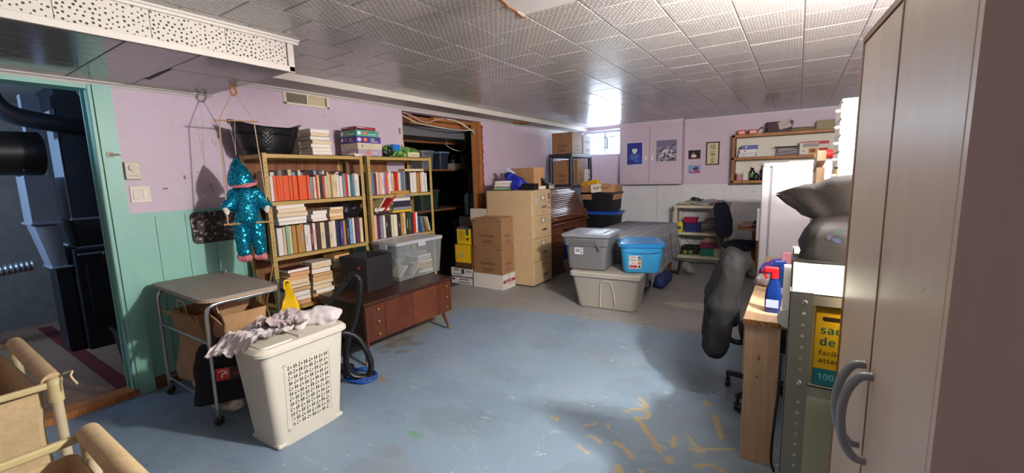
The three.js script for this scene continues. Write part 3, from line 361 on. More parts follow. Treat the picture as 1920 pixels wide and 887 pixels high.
// ---- white laundry hamper
{
  const t = thing('laundry_hamper', 'tall off-white plastic laundry hamper with leaf cut-outs', 'hamper', [-2.5, 0, -1.31], .04), pl = mat('#cfcbbd', 0.45), H = .58;
  const W = (y) => .27 + .06 * y / H, D = (y) => .42 + .1 * y / H;     // x size, z size
  const full = (ys) => { const o = ys.map((y) => rrect(W(y), D(y), .045, y, 0, 0, 6)), i = [...ys].reverse().map((y) => rrect(W(y) - .01, D(y) - .01, .042, y + (y === 0 ? .006 : 0), 0, 0, 6)); return loft([...o, ...i], { capA: ys[0] === 0, capB: ys[0] === 0 }); };
  const side = (y0, y1, sz) => { const mk = (y, inn) => { const ring = rrect(W(y) - inn, D(y) - inn, .045, y, 0, 0, 6).filter((p) => sz * p[2] > D(y) / 2 - .075); ring.sort((a, b) => b[0] - a[0]); return [[W(y) / 2 - inn / 2, y, sz * (D(y) / 2 - .1)], ...ring, [-W(y) / 2 + inn / 2, y, sz * (D(y) / 2 - .1)]]; }; return [loft([mk(y0, 0), mk((y0 + y1) / 2, 0), mk(y1, 0)], { open: true }), loft([mk(y0, .01), mk(y1, .01)], { open: true })]; };
  add(t, 'body', merge([full([0, .02, .06, .085]), full([.5, .55, .575]), side(.085, .5, 1), side(.085, .5, -1)]), pl);
  const nx = 8, ny = 12, pw = .262, ph = .405;
  for (const s of [1, -1]) {
    const holes = []; for (let j = 0; j < ny; j++) for (let i = 0; i < nx; i++) { const cx = -pw / 2 + (i + .5) * pw / nx, cy = .012 + (j + .5) * (ph - .024) / ny, a = pw / nx, b = (ph - .024) / ny; if ((i + j) % 2) { holes.push([[cx - a * .38, cy - b * .36], [cx - a * .1, cy - b * .36], [cx - a * .1, cy - b * .02], [cx - a * .38, cy - b * .02]], [[cx + a * .1, cy - b * .2], [cx + a * .38, cy - b * .2], [cx + a * .38, cy + b * .12], [cx + a * .1, cy + b * .12]], [[cx - a * .34, cy + b * .12], [cx - a * .06, cy + b * .2], [cx - a * .06, cy + b * .42], [cx - a * .34, cy + b * .36]]); } else { const leaf = (dx, k) => { const o = []; for (let q = 0; q <= 5; q++) { const f = q / 5; o.push([cx + dx + k * a * .17 * Math.sin(f * 3.14) - k * a * .06, cy - b * .44 + b * .88 * f]); } for (let q = 4; q > 0; q--) { const f = q / 5; o.push([cx + dx - k * a * .1 * Math.sin(f * 3.14) - k * a * .06, cy - b * .44 + b * .88 * f]); } return o; }; holes.push(leaf(-a * .22, -1), leaf(a * .22, 1)); } }
    const fix = holes.map((h) => { let ar = 0; for (let q = 0; q < h.length; q++) { const [x1, y1] = h[q], [x2, y2] = h[(q + 1) % h.length]; ar += x1 * y2 - x2 * y1; } return ar > 0 ? h.reverse() : h; });
    const w2 = .165; const g = extrude([[-w2, 0], [w2, 0], [w2 + .01, ph + .012], [-w2 - .01, ph + .012]], .005, 0, fix); g.rotateY(Math.PI / 2); g.translate(-.0025, 0, 0);
    const tilt = Math.atan(.03 / H); add(t, 'lattice_panel', g, pl, [s * (W(.085) / 2 - .003), .084, 0], [0, 0, -s * tilt]);
    add(t, 'panel_frame', merge([b6(-.004, .004, 0, .012, -.15, .15), b6(-.004, .004, ph - .01, ph + .006, -.155, .155), b6(-.004, .004, 0, ph, .135, .15), b6(-.004, .004, 0, ph, -.15, -.135)]), pl, [s * (W(.085) / 2 - .001), .084, 0], [0, 0, -s * tilt]);
  }
  add(t, 'foot', merge([[1, 1], [1, -1], [-1, 1], [-1, -1]].map(([a, b]) => rb(.06, .03, .06, .015, a * .112, .014, b * .185))), pl);
  const lid = loft([rrect(.35, .55, .06, .565, 0, 0, 8), rrect(.375, .575, .07, .575, 0, 0, 8), rrect(.375, .575, .07, .592, 0, 0, 8), rrect(.34, .54, .06, .612, 0, 0, 8), rrect(.2, .36, .05, .618, 0, 0, 8)]); const l = add(t, 'lid', lid, pl); add(l, 'lid_hinge_ridge', rb(.3, .008, .012, .003, 0, .62, .03), pl); add(l, 'lid_flap', loft([rrect(.31, .19, .03, .612, 0, .16, 6), rrect(.3, .18, .03, .622, 0, .16, 6)]), pl);
  const cl = mat('#d3cccc', 0.85), cl2 = mat('#b7a7a6', 0.85);
  const drape = (label, m, cx, cz, w, d, turn, seed, y0, amp) => { const g = new THREE.PlaneGeometry(w, d, 44, 44).rotateX(-Math.PI / 2).rotateY(turn), p = g.attributes.position; for (let i = 0; i < p.count; i++) { let x = p.getX(i) * (1 + .15 * noise(p.getZ(i) * 9, seed)) + cx, z = p.getZ(i) * (1 + .15 * noise(p.getX(i) * 9, seed + 4)) + cz; const out = Math.max(0, -2.67 - x, z + 1.055, x + 2.345); let y = y0 + amp * (.5 + .7 * noise(x * 9 + seed, z * 9)) + amp * .45 * (1 - 3 * Math.min(.33, Math.abs(noise(x * 11 + z * 5, z * 10 - x * 4, seed)))) + amp * .3 * (1 - 3 * Math.min(.33, Math.abs(noise(x * 22, z * 22, seed + 2)))); if (out > 0) { y -= Math.min(out * 1.1, .09); } p.setXYZ(i, x, y, z); } g.computeVertexNormals(); const b = g.clone(); b.translate(0, -.005, 0); return solid('garment', label, 'clothing', muv(merge([g, b])), m, null, null, 'clothes on the hamper'); };
  drape('white garment spilling over the near left end of the hamper lid', cl, -2.57, -1.13, .33, .32, .3, 1, .624, .045);
  drape('mauve grey garment bunched across the middle of the hamper', cl2, -2.55, -1.31, .26, .24, .7, 7, .635, .06);
  solid('garment', 'white knotted cloth piled at the far end of the hamper', 'clothing', blob([[[-.06, .04, .08], [.08, .05, -.06], .05, .055], [[.06, .06, -.06], [.1, .07, -.12], .035, .02], [[-.08, .03, .1], [.02, .03, .1], .035, .03], [[.02, .09, -.02], [.1, .085, -.05], .02, .016]], .011, .04, (x, y, z) => .014 * noise(x * 26, y * 26, z * 26)), cl, [-2.5, .61, -1.46], null, 'clothes on the hamper');
  solid('garment', 'small pale pink strip of cloth hanging off the hamper corner', 'clothing', crumple(muv(new THREE.BoxGeometry(.06, .06, .008, 6, 6, 1)), .012, 20), mat('#d8b4b0', 0.9), [-2.6, .585, -1.012], [0, .2, .2], 'clothes on the hamper');
}
// ---- sequinned doll on a swing, hanging from the soffit
{
  const t = thing('sequin_doll', 'turquoise sequinned doll in pointed hat sitting on a rope swing', 'doll', [-3.36 * 1.03, 1.5 * (1 - 1.03), -1.543 * 1.03], 65.8 * RAD); t.scale.setScalar(1.03);
  const sq = pixTex(256, 256, (u, v) => { const n = 22, i = u * n, j = v * n, a = (i % 1) - .5, b = (j % 1) - .5, d = Math.hypot(a, b), id = Math.sin((i | 0) * 12.9 + (j | 0) * 78.2) * 43758, h = id - Math.floor(id); const q = d < .46 ? 110 + 120 * h * (.4 + a * (h - .5) * 3 + b) + 30 : 40; return [q, q, q]; }, 0.14, 0.14, false);
  const seq = new THREE.MeshStandardMaterial({ color: '#1691b4', metalness: 0.65, roughness: 0.28, bumpMap: sq, bumpScale: 0.006 }), pink = mat('#c9767c', 0.7), skin = mat('#d8cfc6', 0.6), rope = mat('#c2a382', 0.8), wood = mat('#b98f5c', 0.6);
  const fold = (x, y, z) => .006 * noise(x * 16, y * 8, z * 16);
  add(t, 'costume', blob([[[0, 1.42, 0], [0, 1.26, 0], .062, .082], [[-.048, 1.2, 0], [-.046, 1.0, .02], .054, .042], [[.05, 1.2, 0], [.056, .99, .02], .054, .042], [[-.065, 1.43, 0], [-.115, 1.345, .02], .042, .04], [[.065, 1.43, 0], [.12, 1.335, .02], .042, .04]], .011, .014, fold), seq);
  const hat = [[.0, .15], [.01, .136], [.045, .08], [.072, .025], [.082, -.02], [.08, -.045], [.074, -.045], [.0, .09]]; const hg = lathe(hat, 28); hg.rotateZ(.12); add(t, 'hat', muv(hg), seq, [-.02, 1.545, 0]);
  add(t, 'hat_trim', muv(crumple(new THREE.TorusGeometry(.076, .012, 10, 30).rotateX(Math.PI / 2 + .25).rotateZ(.1), .012, 30)), pink, [0, 1.5, .01]);
  for (const [part, n] of [['costume', 2600], ['hat', 800]]) {        // loose sequins tilted every way
    const src = t.children.find((o) => o.name === part), r = rng(n), sp = new MeshSurfaceSampler(src); sp.randomFunction = r; sp.build(); const im = new THREE.InstancedMesh(new THREE.CircleGeometry(.0058, 8), new THREE.MeshStandardMaterial({ color: '#1d9fc2', metalness: 0.85, roughness: 0.18 }), n), P = new THREE.Vector3(), Nn = new THREE.Vector3(), o = new THREE.Object3D();
    for (let i = 0; i < n; i++) { sp.sample(P, Nn); if (part === 'hat' && Nn.x * P.x + Nn.z * P.z < 0) Nn.negate(); Nn.add(new THREE.Vector3(r() - .5, r() - .5, r() - .5).multiplyScalar(.55)).normalize(); o.position.copy(P).addScaledVector(Nn, .002); o.lookAt(o.position.clone().add(Nn)); o.updateMatrix(); im.setMatrixAt(i, o.matrix); }
    im.name = 'sequins'; im.position.copy(src.position); im.userData.kind = 'stuff'; t.add(im);
  }
  add(t, 'head', sph(.06, 0, 1.52, 0, 1, .95, 1), skin);
  for (const s of [-1, 1]) { add(t, 'hand', blob([[[s * .13, 1.325, .045], [s * .125, 1.305, .06], .018, .014], [[s * .125, 1.31, .06], [s * .115, 1.29, .066], .007, .006], [[s * .131, 1.31, .063], [s * .125, 1.288, .07], .007, .006], [[s * .118, 1.315, .056], [s * .107, 1.307, .062], .006, .005]], .004, .01), skin); add(t, 'shoe_ruffle', blob([[[s * .05 - .016, .965, .02], [s * .05 + .02, .96, .035], .03, .03]], .007, .02, (x, y, z) => .008 * noise(x * 60, y * 60, z * 60)), pink); add(t, 'cuff', muv(crumple(new THREE.TorusGeometry(.03, .012, 8, 16).rotateX(1.2).translate(s * .125, 1.335, .03), .008, 40)), seq); }
  add(t, 'swing_seat', cyl(.007, .007, .3, 10, 0, 1.215, .05, 0, 0, Math.PI / 2), wood); add(t, 'spreader_bar', rb(.27, .008, .02, .003, 0, 1.945, 0), wood); add(t, 'hanging_ring', new THREE.TorusGeometry(.028, .008, 10, 28).rotateY(.9), mat('#a9744e', 0.5), [0, 2.15, 0]); add(t, 'ceiling_hook', bar([0, 2.18, 0], [0, 2.17, 0], .003, 6), M.brass);
  add(t, 'rope', merge([bar([-.012, 2.128, 0], [-.105, 1.945, 0], .003, 6), bar([.012, 2.128, 0], [.105, 1.945, 0], .003, 6), bar([-.105, 1.945, 0], [-.125, 1.22, .05], .0042, 6), bar([.105, 1.945, 0], [.135, 1.22, .05], .0042, 6), bar([-.128, 1.31, .06], [-.125, 1.22, .05], .003, 6)]), rope); add(t, 'string', merge([bar([0, 2.128, 0], [-.03, 1.71, 0], .0012, 5), bar([-.05, 1.945, 0], [-.025, 1.71, 0], .0012, 5)]), mat('#cfc6c0', 0.8));
}
// ---- two tan steel bookcases
const tan = mat('#b3985a', 0.42, { metalness: 0.15 });
function bookcase(label, z0, z1, levels) {
  const t = thing('steel_bookcase', label, 'bookcase', [0, 0, 0], 0, 'tan steel bookcases'), xf0 = -3.5, xb = -3.86;
  for (const [x, sx] of [[xf0, -1], [xb, 1]]) for (const [z, sz] of [[z0, -1], [z1, 1]]) {
    const p = add(t, 'post', merge([b6(x, x + sx * .003, 0, 1.735, z, z + sz * .036), b6(x, x + sx * .036, 0, 1.735, z, z + sz * .003)]), tan);
    const h = []; for (let y = .06; y < 1.7; y += .04) h.push(cyl(.0042, .0042, .001, 6, x - sx * .0008, y, z + sz * .018, 0, 0, Math.PI / 2)); add(p, 'slot_hole', merge(h), mat('#3a3018', 0.8));
  }
  for (const y of levels) { const w = Math.abs(z1 - z0) - .008; add(t, 'shelf', merge([b6(xb + .004, xf0 - .004, y - .004, y, z0 - .004, z1 + .004), b6(xf0 - .007, xf0 - .004, y - .034, y, z0 - .004, z1 + .004), b6(xb + .004, xb + .007, y - .034, y, z0 - .004, z1 + .004), b6(xb + .004, xf0 - .004, y - .034, y, z0 - .004, z0 - .007), b6(xb + .004, xf0 - .004, y - .034, y, z1 + .004, z1 + .007)]), tan); }
  return t;
}
const LV = [1.732, 1.35, .9, .455, .1];
const bcA = bookcase('tan steel bookcase nearest the furnace room door', -1.76, -2.7, LV); add(bcA, 'wooden_back', muv(b6(-3.866, -3.874, .1, 1.7, -1.78, -2.68)), M.plank); add(bcA, 'cross_brace', merge([bar([-3.86, .1, -1.757], [-3.5, .85, -1.757], .009, 4), bar([-3.5, .1, -1.757], [-3.86, .85, -1.757], .009, 4)]), tan);
const bcB = bookcase('tan steel bookcase nearest the store room opening', -2.745, -3.63, LV); add(bcB, 'wooden_back', muv(b6(-3.866, -3.874, .9, 1.7, -2.76, -3.3)), M.plank);
// books: spine towards +x, centred; scale = [depth, height, thickness]
const coverG = merge([b6(.485, .5, -.5, .5, -.5, .5), b6(-.5, .5, -.5, .5, .44, .5), b6(-.5, .5, -.5, .5, -.5, -.44)]), pagesG = muv(b6(-.475, .485, -.475, .475, -.44, .44)), titleG = b6(.5, .504, -.5, .5, -.5, .5);
const BC = { w: ['#d5d2cb', 'white'], c: ['#cfc09a', 'cream'], o: ['#d8521e', 'orange'], r: ['#b52a24', 'red'], g: ['#7d7f86', 'grey'], d: ['#2a2526', 'black'], k: ['#c5b28e', 'beige'], t: ['#a97f3e', 'tan'], M: ['#5e1f22', 'maroon'], G: ['#7fa982', 'green'], D: ['#23421f', 'dark green'], N: ['#22263e', 'navy'], P: ['#34307e', 'blue violet'], L: ['#6f9ec8', 'light blue'], B: ['#4a2a22', 'brown'], V: ['#54224e', 'purple'], v: ['#8b86b4', 'lavender'], p: ['#d0a49a', 'salmon'], m: ['#8f2a52', 'magenta'], T: ['#14706e', 'teal'], y: ['#d0a818', 'yellow'], l: ['#4b6f95', 'steel blue'] };
const bookR = rng(77);
function book(label, col, size, pos, rot, group, pm, title) {
  const b = thing('book', label, 'book', pos, 0, group); b.rotation.set(...rot, 'YXZ'); b.scale.set(...size);
  add(b, 'cover', coverG, mat(BC[col][0], 0.55)); add(b, 'pages', pagesG, pm || [M.pages, M.pages2, M.pages3][bookR() * 3 | 0]);
  if (title) { const tm = add(b, 'spine_title', titleG, mat(title[0], 0.6)); tm.scale.set(1, title[1], title[2]); tm.position.set(0, title[3] || 0, 0); }
  return b;
}
// a standing row; row = string of colour letters, size per book varies; spans z0 -> z1 exactly
function bookRow(where, row, z0, z1, y, xFront, hBase, hVar, depth, group, lean = 0) {
  const r = rng(row.length * 131 + (y * 1000 | 0)), L = Math.abs(z1 - z0), raw = [...row].map((c) => (.7 + r() * .7) * (c === 'o' ? .95 : 1)), sum = raw.reduce((a, b) => a + b, 0); let z = z0;
  [...row].forEach((c, i) => {
    const th = raw[i] / sum * L, h = hBase + (c === 'o' ? 0 : (r() - .5) * hVar), light = 'wckGptvL'.includes(c), ti = r() < .38 ? [light ? ['#a8665e', '#80838c', '#8a93ac'][r() * 3 | 0] : ['#a89c84', '#8f7a4c', '#9a9aa2'][r() * 3 | 0], .15 + r() * .4, .12 + r() * .16, (r() - .5) * .2] : null;
    book(BC[c][1] + ' book, ' + ordw(i) + ' from left, ' + where, c, [depth * (.85 + r() * .2), h, th * .95], [xFront - depth / 2 - r() * .008, y + h / 2, z - th / 2], [0, 0, 0], group, null, ti); z -= th;
  });
}
// a lying stack, page edges out (or spines out where spine = true)
function bookStack(where, cols, zc, y, xFront, w, depth, group, spine = false, th = .032, pm) {
  const r = rng((zc * -977 | 0) + cols.length); [...cols].forEach((c, i) => { const t = th * (.75 + r() * .6), ww = w * (.9 + r() * .14), d = depth * (.9 + r() * .15); book(BC[c][1] + ' lying book, ' + ordw(i) + ' from bottom, ' + where, c, [d, ww, t], [xFront - d / 2 - r() * .015, y + t / 2, zc + (r() - .5) * .02], [Math.PI / 2, (spine ? 0 : Math.PI) + (r() - .5) * .08, 0], group, pm && pm[i % pm.length]); y += t + .0006; }); return y;
}
const P1 = [M.pages, M.pages2, M.pages3, M.pages, M.pages3, M.pages2];
bookRow('left bookcase top shelf front row', 'woooooooooooogcrcdrkktccwwgrwTgww', -1.815, -2.655, 1.351, -3.52, .205, .03, .14, 'books on the left bookcase top shelf');
bookRow('left bookcase top shelf back row', 'cdwdgBdcLdwgBdNdLBgwdcBdwdN', -1.86, -2.62, 1.351, -3.69, .245, .03, .14, 'back row of books on the left bookcase');
bookRow('left bookcase middle shelf', 'wkGctttwwMwBcdcwNPtNLwBVc', -1.83, -2.66, .901, -3.52, .235, .02, .15, 'books on the left bookcase middle shelf');
sheet(scene.children.find((o) => o.userData.label === 'white book, eleventh from left, left bookcase middle shelf') || bcA, 'spine_lettering', .6, .8, printMat(256, 64, (g, w, h) => { g.fillStyle = '#d8d4cc'; g.fillRect(0, 0, w, h); g.fillStyle = '#b3261e'; g.font = 'bold 46px sans-serif'; g.fillText("L'ENTENTE", 8, 50); }), [.506, 0, 0], [0, Math.PI / 2, Math.PI / 2]);
bookStack('left pile over the left bookcase middle row', 'gwdwc', -1.965, 1.152, -3.5, .26, .17, 'books laid on the middle row', false, .034, [M.pages2, M.pages2, M.pages, M.pages, M.pages2]);
bookStack('middle pile over the left bookcase middle row', 'rww', -2.205, 1.152, -3.5, .15, .16, 'books laid on the middle row', false, .03, [M.pages2, M.pages2]);
bookStack('right pile over the left bookcase middle row', 'tcdw', -2.37, 1.152, -3.49, .14, .16, 'books laid on the middle row', false, .028, [M.pages3, M.pages]);
bookStack('left stack, left bookcase lower shelf', 'rwgddwcoM', -1.96, .456, -3.49, .2, .16, 'book stacks on the lower shelf', false, .033, [M.pages3, M.pages2, M.pages2, M.pages3, M.pages, M.pages, M.pages3]);
bookStack('middle stack, left bookcase lower shelf', 'rtwcBkdtdw', -2.18, .456, -3.49, .2, .16, 'book stacks on the lower shelf', false, .034, [M.pages3, M.pages3, M.pages2, M.pages, M.pages]);
bookStack('right stack, left bookcase lower shelf', 'tcBkotdcgt', -2.38, .456, -3.5, .17, .16, 'book stacks on the lower shelf', false, .033, [M.pages3, M.pages, M.pages]);
solid('black_box', 'flat dark box lying behind the lower shelf stacks', 'box', rb(.12, .2, .3, .006, -3.76, .56, -2.0), mat('#4a1c22', 0.6));
bookRow('right bookcase top shelf', 'lMcpwvowwcRrclgddwwctmcwww'.replace('R', 'r'), -2.79, -3.57, 1.351, -3.52, .22, .02, .14, 'books on the right bookcase top shelf');
bookStack('over the right bookcase top row', 'c', -3.4, 1.584, -3.53, .28, .12, 'books on the right bookcase top shelf', true, .03);
bookRow('right bookcase middle shelf', 'pVgwddcwcdtcdDdrw', -2.8, -3.4, .901, -3.52, .235, .02, .15, 'books on the right bookcase middle shelf');
book('blue book leaning beside the right bookcase post', 'l', [.15, .17, .03], [-3.6, .99, -3.46], [.16, 0, 0], 'leaning books'); book('tan book leaning beside the right bookcase post', 't', [.15, .16, .014], [-3.6, .985, -3.52], [.3, 0, 0], 'leaning books'); book('white book leaning last beside the right bookcase post', 'w', [.14, .165, .014], [-3.6, .985, -3.565], [.26, 0, 0], 'leaning books');
bookStack('low pile over the right bookcase middle row', 'dw', -2.9, 1.152, -3.5, .2, .16, 'books laid on the right middle row', true, .03);
bookStack('tall pile over the right bookcase middle row', 'ygdNwgt', -3.16, 1.152, -3.5, .26, .18, 'books laid on the right middle row', true, .03);
book('bright red book leaning against the pile on the right bookcase', 'r', [.15, .25, .02], [-3.57, 1.26, -2.99], [-.85, .1, 0], 'leaning books'); book('thin tan book leaning left of the red one on the right bookcase', 'k', [.15, .2, .016], [-3.57, 1.25, -2.88], [-.7, 0, 0], 'leaning books');
bookRow('right bookcase low shelf behind the clear bin', 'wgcdBwtNrcgdwk', -2.8, -3.5, .456, -3.52, .22, .03, .15, 'books low on the right bookcase');
solid('plastic_bag', 'glossy black plastic bag stuffed on the left bookcase middle shelf', 'bag', blob([[[0, .05, .1], [0, .05, -.12], .07, .075], [[.02, .09, -.02], [.03, .1, -.15], .05, .045], [[0, .07, .15], [.02, .03, .2], .05, .03]], .013, .05, (x, y, z) => .02 * noise(x * 20, y * 20, z * 20) + .01 * Math.abs(noise(x * 40, y * 40, z * 40))), mat('#17171b', 0.28), [-3.64, 1.15, -2.52]);
// things on top of the bookcases
{
  const t = thing('plastic_tub', 'large black oval plastic tub on top of the bookcase', 'tub', [-3.66, 1.733, -1.9]), ring = (w, d, y, lift) => { const o = []; for (let i = 0; i < 40; i++) { const a = i / 40 * 6.283; o.push([w / 2 * Math.cos(a), y + lift * Math.abs(Math.sin(a)) ** 3, d / 2 * Math.sin(a)]); } return o; };
  const blk = new THREE.MeshStandardMaterial({ color: '#0c0c0e', roughness: 0.3, bumpMap: pixTex(128, 128, (u, v) => { const a = Math.sin(u * 6.283 * 4), b = Math.sin(v * 6.283 * 4), n = 128 + 90 * (a * b); return [n, n, n]; }, .12, .12, false), bumpScale: 0.0015 });
  add(t, 'body', loft([ring(.25, .36, 0, 0), ring(.265, .39, .03, 0), ring(.27, .4, .036, 0), ring(.29, .43, .09, 0), ring(.31, .47, .145, .005), ring(.32, .485, .15, .006), ring(.325, .49, .165, .01), ring(.345, .535, .2, .05), ring(.365, .57, .205, .055), ring(.355, .555, .202, .055), ring(.33, .51, .19, .05), ring(.24, .35, .01, 0)]), blk); add(t, 'ridge', merge([0.033, .148, .156].map((y, i) => tube(ring([.275, .32, .325][i], [.402, .487, .493][i], y, [0, .006, .008][i]).filter((_, k) => k % 2 === 0), .0045, 60, 6, true))), mat('#101013', 0.2));
  bookStack('pile on top of the left bookcase', 'wckwdcw', -2.3, 1.734, -3.52, .19, .2, 'books on top of the left bookcase', false, .03, [M.pages2, M.pages2, M.pages2, M.pages, M.pages2, M.pages, M.pages2]);
  const names = ['pale lavender puzzle box at the bottom of the games pile', 'cream puzzle box with a portrait in the games pile', 'purple puzzle box in the middle of the games pile', 'teal puzzle box second from the top of the games pile', 'dark red game box on top of the games pile'], bg = ['#a698aa', '#c6bfa6', '#4a2f86', '#4f9c86', '#6a1f2c'];
  let y = 1.734; bg.forEach((c, i) => {
    const h = [.062, .062, .062, .058, .035][i], w = [.29, .29, .29, .27, .24][i], d = [.26, .26, .25, .24, .21][i], b = thing('puzzle_box', names[i], 'puzzle box', [-3.66 + [0, .004, .002, .006, 0][i], y, -2.82 + [0, 0, .005, .015, .02][i]], [.02, 0, -.02, .03, .02][i], 'puzzle boxes on the bookcase'); add(b, 'box', rb(d, h, w, .003, 0, h / 2, 0), mat(c, 0.5));
    const pm = printMat(384, 80, (g, W, Hh) => { g.fillStyle = c; g.fillRect(0, 0, W, Hh); const blob1 = (x, col) => { g.fillStyle = col; g.beginPath(); for (let k = 0; k < 12; k++) { const a = k / 12 * 6.28, q = 22 + 8 * (k % 2); g.lineTo(x + Math.cos(a) * q * 1.2, 38 + Math.sin(a) * q); } g.fill(); }; if (i === 0) { blob1(150, '#d8654a'); g.fillStyle = '#e8dcd8'; g.font = 'bold 22px sans-serif'; g.fillText('PUZZLE', 230, 46); } if (i === 1) { g.fillStyle = '#4a4438'; g.beginPath(); g.ellipse(70, 36, 18, 24, 0, 0, 7); g.fill(); g.fillStyle = '#cfc5a6'; g.beginPath(); g.ellipse(72, 34, 10, 16, 0, 0, 7); g.fill(); g.fillStyle = '#9aa678'; g.font = '26px serif'; g.fillText('MYSTERY', 130, 34); g.fillText('ALMANAC', 130, 64); } if (i === 2) { blob1(140, '#dd6a3c'); blob1(46, '#d7d0e0'); g.fillStyle = '#6fae66'; g.beginPath(); g.ellipse(255, 32, 36, 18, 0, 0, 7); g.fill(); g.fillStyle = '#d9d4e6'; g.fillRect(220, 58, 120, 8); } if (i === 3) { blob1(140, '#dd6a3c'); blob1(40, '#e2ece4'); g.fillStyle = '#2f5c48'; g.fillRect(210, 20, 90, 12); g.fillStyle = '#d6e6de'; g.fillRect(200, 46, 130, 8); } if (i === 4) { g.fillStyle = '#d8d0cc'; g.fillRect(30, 10, 150, 20); g.fillStyle = '#a8384a'; g.fillRect(200, 8, 150, 56); g.fillStyle = '#241418'; g.fillRect(30, 40, 150, 30); } });
    sheet(b, 'printed_side', w - .006, h - .006, pm, [d / 2 + .0008, h / 2, 0], [0, Math.PI / 2, 0]); sheet(b, 'printed_side', d - .006, h - .006, pm, [0, h / 2, w / 2 + .0008], [0, 0, 0]); y += h + .0005;
  });
  const gb = thing('feed_bag', 'green printed plastic sack with red lettering on the right bookcase', 'bag', [-3.62, 1.734, -3.3]); add(gb, 'sack', blob([[[0, .05, .2], [0, .045, -.2], .055, .05], [[.02, .06, .05], [.02, .05, -.15], .055, .05], [[0, .08, .22], [.02, .07, .12], .04, .04]], .012, .05, (x, y, z) => .012 * noise(x * 16, y * 16, z * 16)), texMat(pixTex(128, 128, (u, v) => { const n = pnoise(u, v, 5, 5, 3), m = pnoise(u, v, 12, 12, 8); const k = Math.max(0, Math.min(1, .5 + n * 1.3 + m * .6)); return [40 + 120 * k, 90 + 100 * k, 34 + 70 * k]; }, .22, .22), 0.35)); sheet(gb, 'lettering', .17, .05, printMat(170, 50, (g, w, h) => { g.fillStyle = '#cfd8b0'; g.fillRect(0, 0, w, h); g.fillStyle = '#b5261c'; g.font = 'bold 46px serif'; g.fillText('Cocco', 14, 42); }), [.085, .028, -.1], [0, Math.PI / 2, 0]); add(gb, 'blue_tape', crumple(muv(new THREE.BoxGeometry(.06, .06, .1, 4, 4, 4)), .01, 20), mat('#1f6fc0', 0.4), [.045, .1, .13]); add(gb, 'dark_end', blob([[[0, .05, .24], [.02, .06, .2], .05, .06]], .012, .02, (x, y, z) => .014 * noise(x * 26, y * 26, z * 26)), mat('#1c2a1c', 0.35));
  solid('paper_scrap', 'crumpled white scrap lying in front of the puzzle boxes', 'paper', crumple(muv(new THREE.BoxGeometry(.07, .02, .1, 8, 3, 8)), .03, 24), M.paper, [-3.51, 1.745, -2.62]);
}
